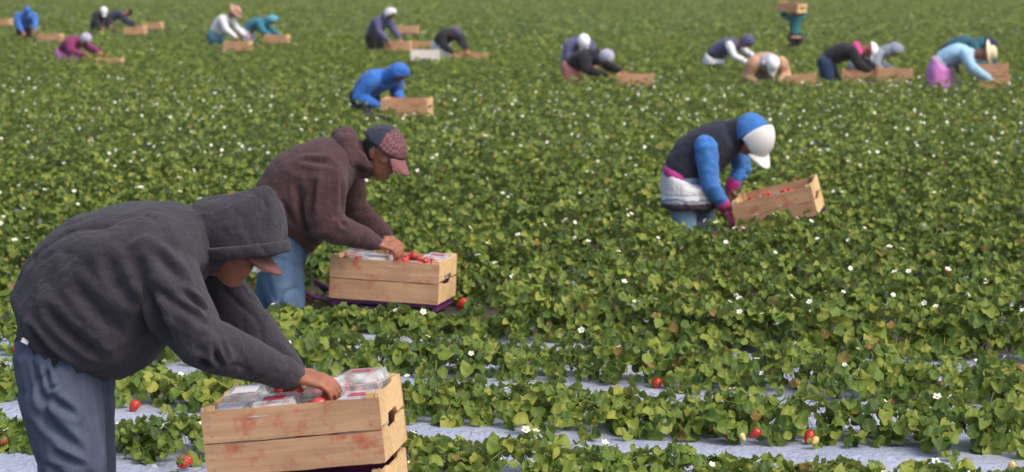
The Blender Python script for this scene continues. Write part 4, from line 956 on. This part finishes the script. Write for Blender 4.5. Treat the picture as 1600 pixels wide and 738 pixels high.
FP = [
 (594, 182, 99, -45, 'person in a bright blue hooded top bending beside a lone crate in the middle distance', dict(skin=sk, trousers=navy, jacket=royal, hoodup=royal, hoodscale=(.128, .112, .138), hoodcut=(.95, -.2, .06), sleeve=1.05), dict(hip=.68, wide=1.1, reach=(.25, .58))),
 (42, 62, 8, -70, 'person in a bright blue top and black trousers, farthest to the left', dict(skin=sk, trousers=black, jacket=royal, hat=('beanie', royal, None)), dict(hip=.80, wide=1.1)),
 (118, 97, 52, -40, 'person in magenta clothing with a pale headscarf crouching behind a flat crate', dict(skin=sk, trousers=pink, jacket=maroon, hat=('scarf', palegrey, None)), dict(hip=.66)),
 (158, 50, 11, -60, 'person in black with a white cap next to someone in navy', dict(skin=sk, trousers=black, jacket=black, hat=('cap', wcap, None), brim=wcap), dict(hip=.72)),
 (186, 48, 14, 10, 'person in navy blue leaning right beside two crates', dict(skin=sk, trousers=navy, jacket=navy, hat=('beanie', black, None)), dict(hip=.76, off=0)),
 (352, 76, 10, -25, 'person in a white shirt, teal jeans and brown brimmed hat bending over a crate', dict(skin=sk, trousers=tealj, jacket=white, hat=('straw', straw, None), skirt=[('overshirt', tealj, .0, .35, 1.12)]), dict(hip=.82)),
 (405, 70, 24, -15, 'person in a teal blue top leaning over a crate beside the one in white', dict(skin=sk, trousers=palegrey, jacket=teal, hoodup=C('turquoise cloth', (.10, .30, .38)), hoodscale=(.125, .11, .135), hoodcut=(.95, -.2, .06)), dict(hip=.80)),
 (596, 84, 12, -45, 'person in dark grey with a white hood standing half upright', dict(skin=sk, trousers=black, jacket=purp, hoodup=white, hoodscale=(.135, .12, .15), hoodcut=(.95, -.2, .05)), dict(hip=.84)),
 (700, 94, 42, -60, 'person in a black top and white trousers bending down beside the white carton', dict(skin=sk, trousers=white, jacket=black, hat=('beanie', purp, None)), dict(hip=.78, turn=-10)),
 (902, 128, 55, -75, 'person in navy with a white cap behind a worker in black', dict(skin=sk, trousers=khaki, jacket=purp, hat=('cap', wcap, None), brim=wcap, cuff=C('pink cuff', (.6, .1, .2))), dict(hip=.82, off=1.1)),
 (920, 134, 75, -40, 'person in a black jacket, salmon trousers and pale scarf reaching down', dict(skin=sk, trousers=salmon, jacket=black, hat=('scarf', palegrey, None), hooddown=black), dict(hip=.74, wide=1.05)),
 (1140, 112, 55, -30, 'person in a slate purple jacket with white sleeves and shirt tail bending low', dict(skin=sk, trousers=black, jacket=purp, vest=white, hat=('scarf', purp, None), skirt=[('shirt_tail', white, .0, .3, 1.1)]), dict(hip=.74)),
 (1196, 134, 82, -80, 'person in a tan top and white cap leaning straight towards the camera', dict(skin=sk, trousers=khaki, jacket=tan, hat=('cap', wcap, None), brim=wcap, hooddown=palegrey, sleeve=1.1), dict(hip=.74, wide=1.2, reach=(.35, .5))),
 (1322, 130, 65, -8, 'person in black with a pink neck scarf and a white cap bending over a crate', dict(skin=sk, trousers=D('dark blue denim', (.02, .04, .09), (.05, .09, .16)), jacket=black, hooddown=C('hot pink scarf', (.60, .06, .25)), hat=('cap', wcap, None), brim=wcap), dict(hip=.82)),
 (1366, 124, 68, -12, 'person in a light grey hooded top leaning over a crate', dict(skin=sk, trousers=grey, jacket=grey, hoodup=grey, hoodscale=(.128, .112, .138), hoodcut=(.95, -.2, .06), sleeve=1.08), dict(hip=.70, s=.9, reach=(.35, .55))),
 (1502, 138, 68, -20, 'person in a pale blue shirt, cream hat and pink skirt beside two stacked crates', dict(skin=sk, trousers=lilac, jacket=lblue, hat=('straw', creamhat, None), skirt=[('pink_skirt', pink, .0, .95, 1.12)]), dict(hip=.86)),
 (1508, 118, 55, -5, 'person in a dark teal jacket and navy hood behind the pink skirt', dict(skin=sk, trousers=black, jacket=dkteal, hoodup=navy, hoodscale=(.125, .11, .135), hoodcut=(.95, -.2, .06)), dict(hip=.86)),
]
for a in FP: far_person(*a[:6], **a[6])
# the one walking upright with a crate on the shoulder
eS, YS, XS = far_person(1242, 78, 13, -80, 'person in a teal top and dark trousers walking upright with a crate on one shoulder', dict(skin=sk, trousers=black, jacket=C('deep teal cloth', (.02, .13, .14)), hat=('cap', rust, None), hooddown=rust, skirt=[('pale_shirt_tail', tan, .06, .16, .9)], sleeve=.85), hip=.80, s=.83, lean=.06, carry=(.05, 1.33), wide=.82)

# ------------------------------------------------------------------ crates in place
CG = 'wooden picking crates'
def placed(px, py_bottom, Y, yaw, roll, label, kind='side', cartlabel=None, cartz=None, scale=1.0, n_p=0, seed=0, below=0.0, pitch=0.0):
    p = P(px, py_bottom, Y); z = p.z
    e = crate((p.x, Y, z), (pitch, -roll, yaw), label, CG, kind, scale)
    if cartlabel: cart(p.x, Y, z - .002 - below, yaw, -roll, cartlabel)
    return e
bpy.context.view_layer.update()
rd = math.radians
def fill(e, label, group, slots, zoff=.008):
    bpy.context.view_layer.update(); Mx = e.matrix_world.copy()
    for i, (ix, iy, cl, lf) in enumerate(slots):
        lb = ('closed ' if cl else 'open ') + label + ', ' + ('first', 'second', 'third', 'fourth')[ix] + ' from the left in the ' + ('front', 'back')[iy] + ' row'
        punnet(Mx, (ix - 1.5) * .118, (iy - .5) * .178, zoff, lb, group, i * 7 + int(e.location.x * 10), cl, lf)
YC1 = Y1 - .18
c1 = placed(484, 717, YC1 + .16, rd(-7), rd(6.0), 'upper wooden crate of the nearest stack, full of strawberry punnets')
c1.location.z += 0
low = crate(Vector(c1.location) + Vector((.012, 0, -.205)), (0, -rd(5.0), rd(-7)), 'purple sided crate under the topmost one in the nearest stack', CG, 'pside')
cart(low.location.x, low.location.y, low.location.z - .006, rd(-7), -rd(5.0), 'purple picking cart carrying the nearest stack of crates')
fill(c1, 'punnet in the nearest crate', 'strawberry punnets in the nearest crate', [(0, 0, True, .070), (1, 0, True, .084), (2, 0, False, .090), (3, 0, True, .074), (0, 1, True, .09), (1, 1, False, .105), (2, 1, True, .095)])
Mx = c1.matrix_world
punnet(Mx, .155, .085, .112, 'closed punnet with a red label standing tallest in the nearest crate', 'strawberry punnets in the nearest crate', 4, True, .01)
c2 = placed(614, 464, Y2 - .05 + .1, rd(-11), rd(-2.6), 'wooden crate of strawberries under the hands of the man in brown', scale=1.07, cartlabel='purple picking cart under the crate of the man in brown')
fill(c2, 'punnet in the brown clad man\'s crate', 'strawberry punnets in the crate of the man in brown', [(i, j, (i + j) % 3 == 1, .085) for i in range(4) for j in range(2)])
c3 = placed(1222, 342, Y3 - .15, rd(-14), rd(14), 'tilted wooden crate to the right of the woman in the black vest', cartlabel='purple picking cart under the tilted crate', pitch=.10)
TROD = [(-.56, Y2, .5), (-1.06, Y2, .35), (1.15, Y3, .25)]
fill(c3, 'punnet in the tilted crate', 'strawberry punnets in the tilted crate', [(0, 0, False, .06), (1, 1, False, .06), (0, 1, False, .05), (2, 1, False, .05)])
FC = [
 (636, 181, 184, -8, 0, 'crate beside the person in the bright blue hooded top', 'side'),
 (4, 40, 44, -10, 0, 'crate cut off by the left edge of the picture', 'side'),
 (80, 66, 70, -6, 0, 'flat crate between the bright blue and magenta workers', 'side'),
 (172, 106, 103, -4, 0, 'low crate just right of the magenta worker', 'side'),
 (212, 54, 58, -5, 5, 'nearer of the two crates beside the navy worker', 'side'),
 (240, 46, 50, -5, 6, 'farther of the two crates beside the navy worker', 'side'),
 (372, 80, 84, -8, 0, 'crate under the worker in white shirt and teal jeans', 'side'),
 (433, 68, 72, -8, 0, 'crate under the worker in the teal top', 'side'),
 (622, 80, 84, -5, 0, 'crate at the hands of the worker with the white hood', 'side'),
 (661, 79, 81, -5, 0, 'crate standing behind the white carton', 'side'),
 (638, 52, 56, -5, 0, 'small far crate behind the white hooded worker', 'side'),
 (664, 95, 99, 3, 0, 'white carton crate beside the worker in white trousers', 'wside'),
 (738, 99, 95, -3, 0, 'crate right of the worker in white trousers', 'side'),
 (993, 137, 140, -4, 0, 'lone crate standing right of the two dark clad workers', 'side'),
 (1253, 134, 138, -6, 4, 'crate right of the tan clad worker', 'side'),
 (1342, 130, 134, -4, 0, 'crate under the worker with the pink scarf', 'side'),
 (1396, 128, 132, -4, -3, 'crate under the worker in light grey', 'side'),
 (1552, 137, 139, -6, 0, 'lower crate of the pair right of the pink skirt', 'side'),
 (1550, 118, 139, -6, 0, 'upper crate of the pair right of the pink skirt', 'side'),
]
for i, (px, pb, cut, yaw, roll, lab, kd) in enumerate(FC):
    Y = furrow(px, cut)
    placed(px, pb, Y, rd(yaw), rd(roll), lab, kd, None if lab.startswith('upper') else 'purple picking cart holding the ' + lab, scale=.84 if px in (1550, 1552, 172, 1253) else 1.0)
# carried crate on the shoulder of the walking person
p = P(1237, 19, YS); crate((p.x, YS + .02, p.z), (0, rd(5), rd(-38)), 'crate carried on the shoulder of the person in the teal top', CG)

# ------------------------------------------------------------------ plants and fruit in place
PL = plants_near()
def fruit(px, py, pale=False, s=1.0):
    best = None
    for k in range(0, 3):
        # the berry hangs over the near edge of bed k
        for z in (.41,):
            t = P(px, py, 10); d = t - Vector((0, 0, CAMZ)); q = Vector((0, 0, CAMZ)) + d * ((z - CAMZ) / d.z)
            if best is None: best = q
    x, y = best.x, best.y
    pl = min(PL, key=lambda a: (a[0] - x) ** 2 + (a[1] - y) ** 2)[2]
    bpy.context.view_layer.update() if False else None
    o = bpy.data.objects.new('strawberry', PALE if pale else BERRY); o.parent = pl
    R = Matrix.Rotation(-pl.rotation_euler.z, 3, 'Z'); v = R @ (Vector((x, y, best.z + .012 * s)) - Vector(pl.location)); o.location = v
    o.rotation_euler = (random.uniform(.4, 1.2), random.uniform(-.5, .5), random.uniform(0, 6)); o.scale = (s,) * 3; col.objects.link(o)
for a in [(1010, 580, False, 1.3), (1030, 597, False, 1.3), (1018, 592, True, 1), (1140, 675, False, 1.3), (1157, 682, True, .8), (1268, 680, False, 1.3), (1277, 688, True, .8), (215, 632, False, 1.3), (198, 690, False, 1.2), (283, 728, False, 1.5), (290, 722, False, 1.2), (1438, 502, False, 1.3), (1475, 602, True, .9), (1587, 728, True, .9), (732, 477, False, 1.8)]:
    fruit(*a)
foliage()


# ------------------------------------------------------------------ thin warm haze, added to lighten the far field
mb = MB(); mb.box((0, 1170, .7), (1840, 2480, 3.6))
hm = bpy.data.materials.new('haze'); hm.use_nodes = True; hn = hm.node_tree; hn.nodes.remove(hn.nodes['Principled BSDF'])
pv = hn.nodes.new('ShaderNodeVolumePrincipled'); pv.inputs['Color'].default_value = (1, .97, .74, 1); pv.inputs['Density'].default_value = .00035
hn.links.new(pv.outputs[0], hn.nodes['Material Output'].inputs['Volume'])
tag(link('haze', mb.mesh('haze', hm, False)), 'pale thin haze hanging over the far field', 'haze', kind='stuff')
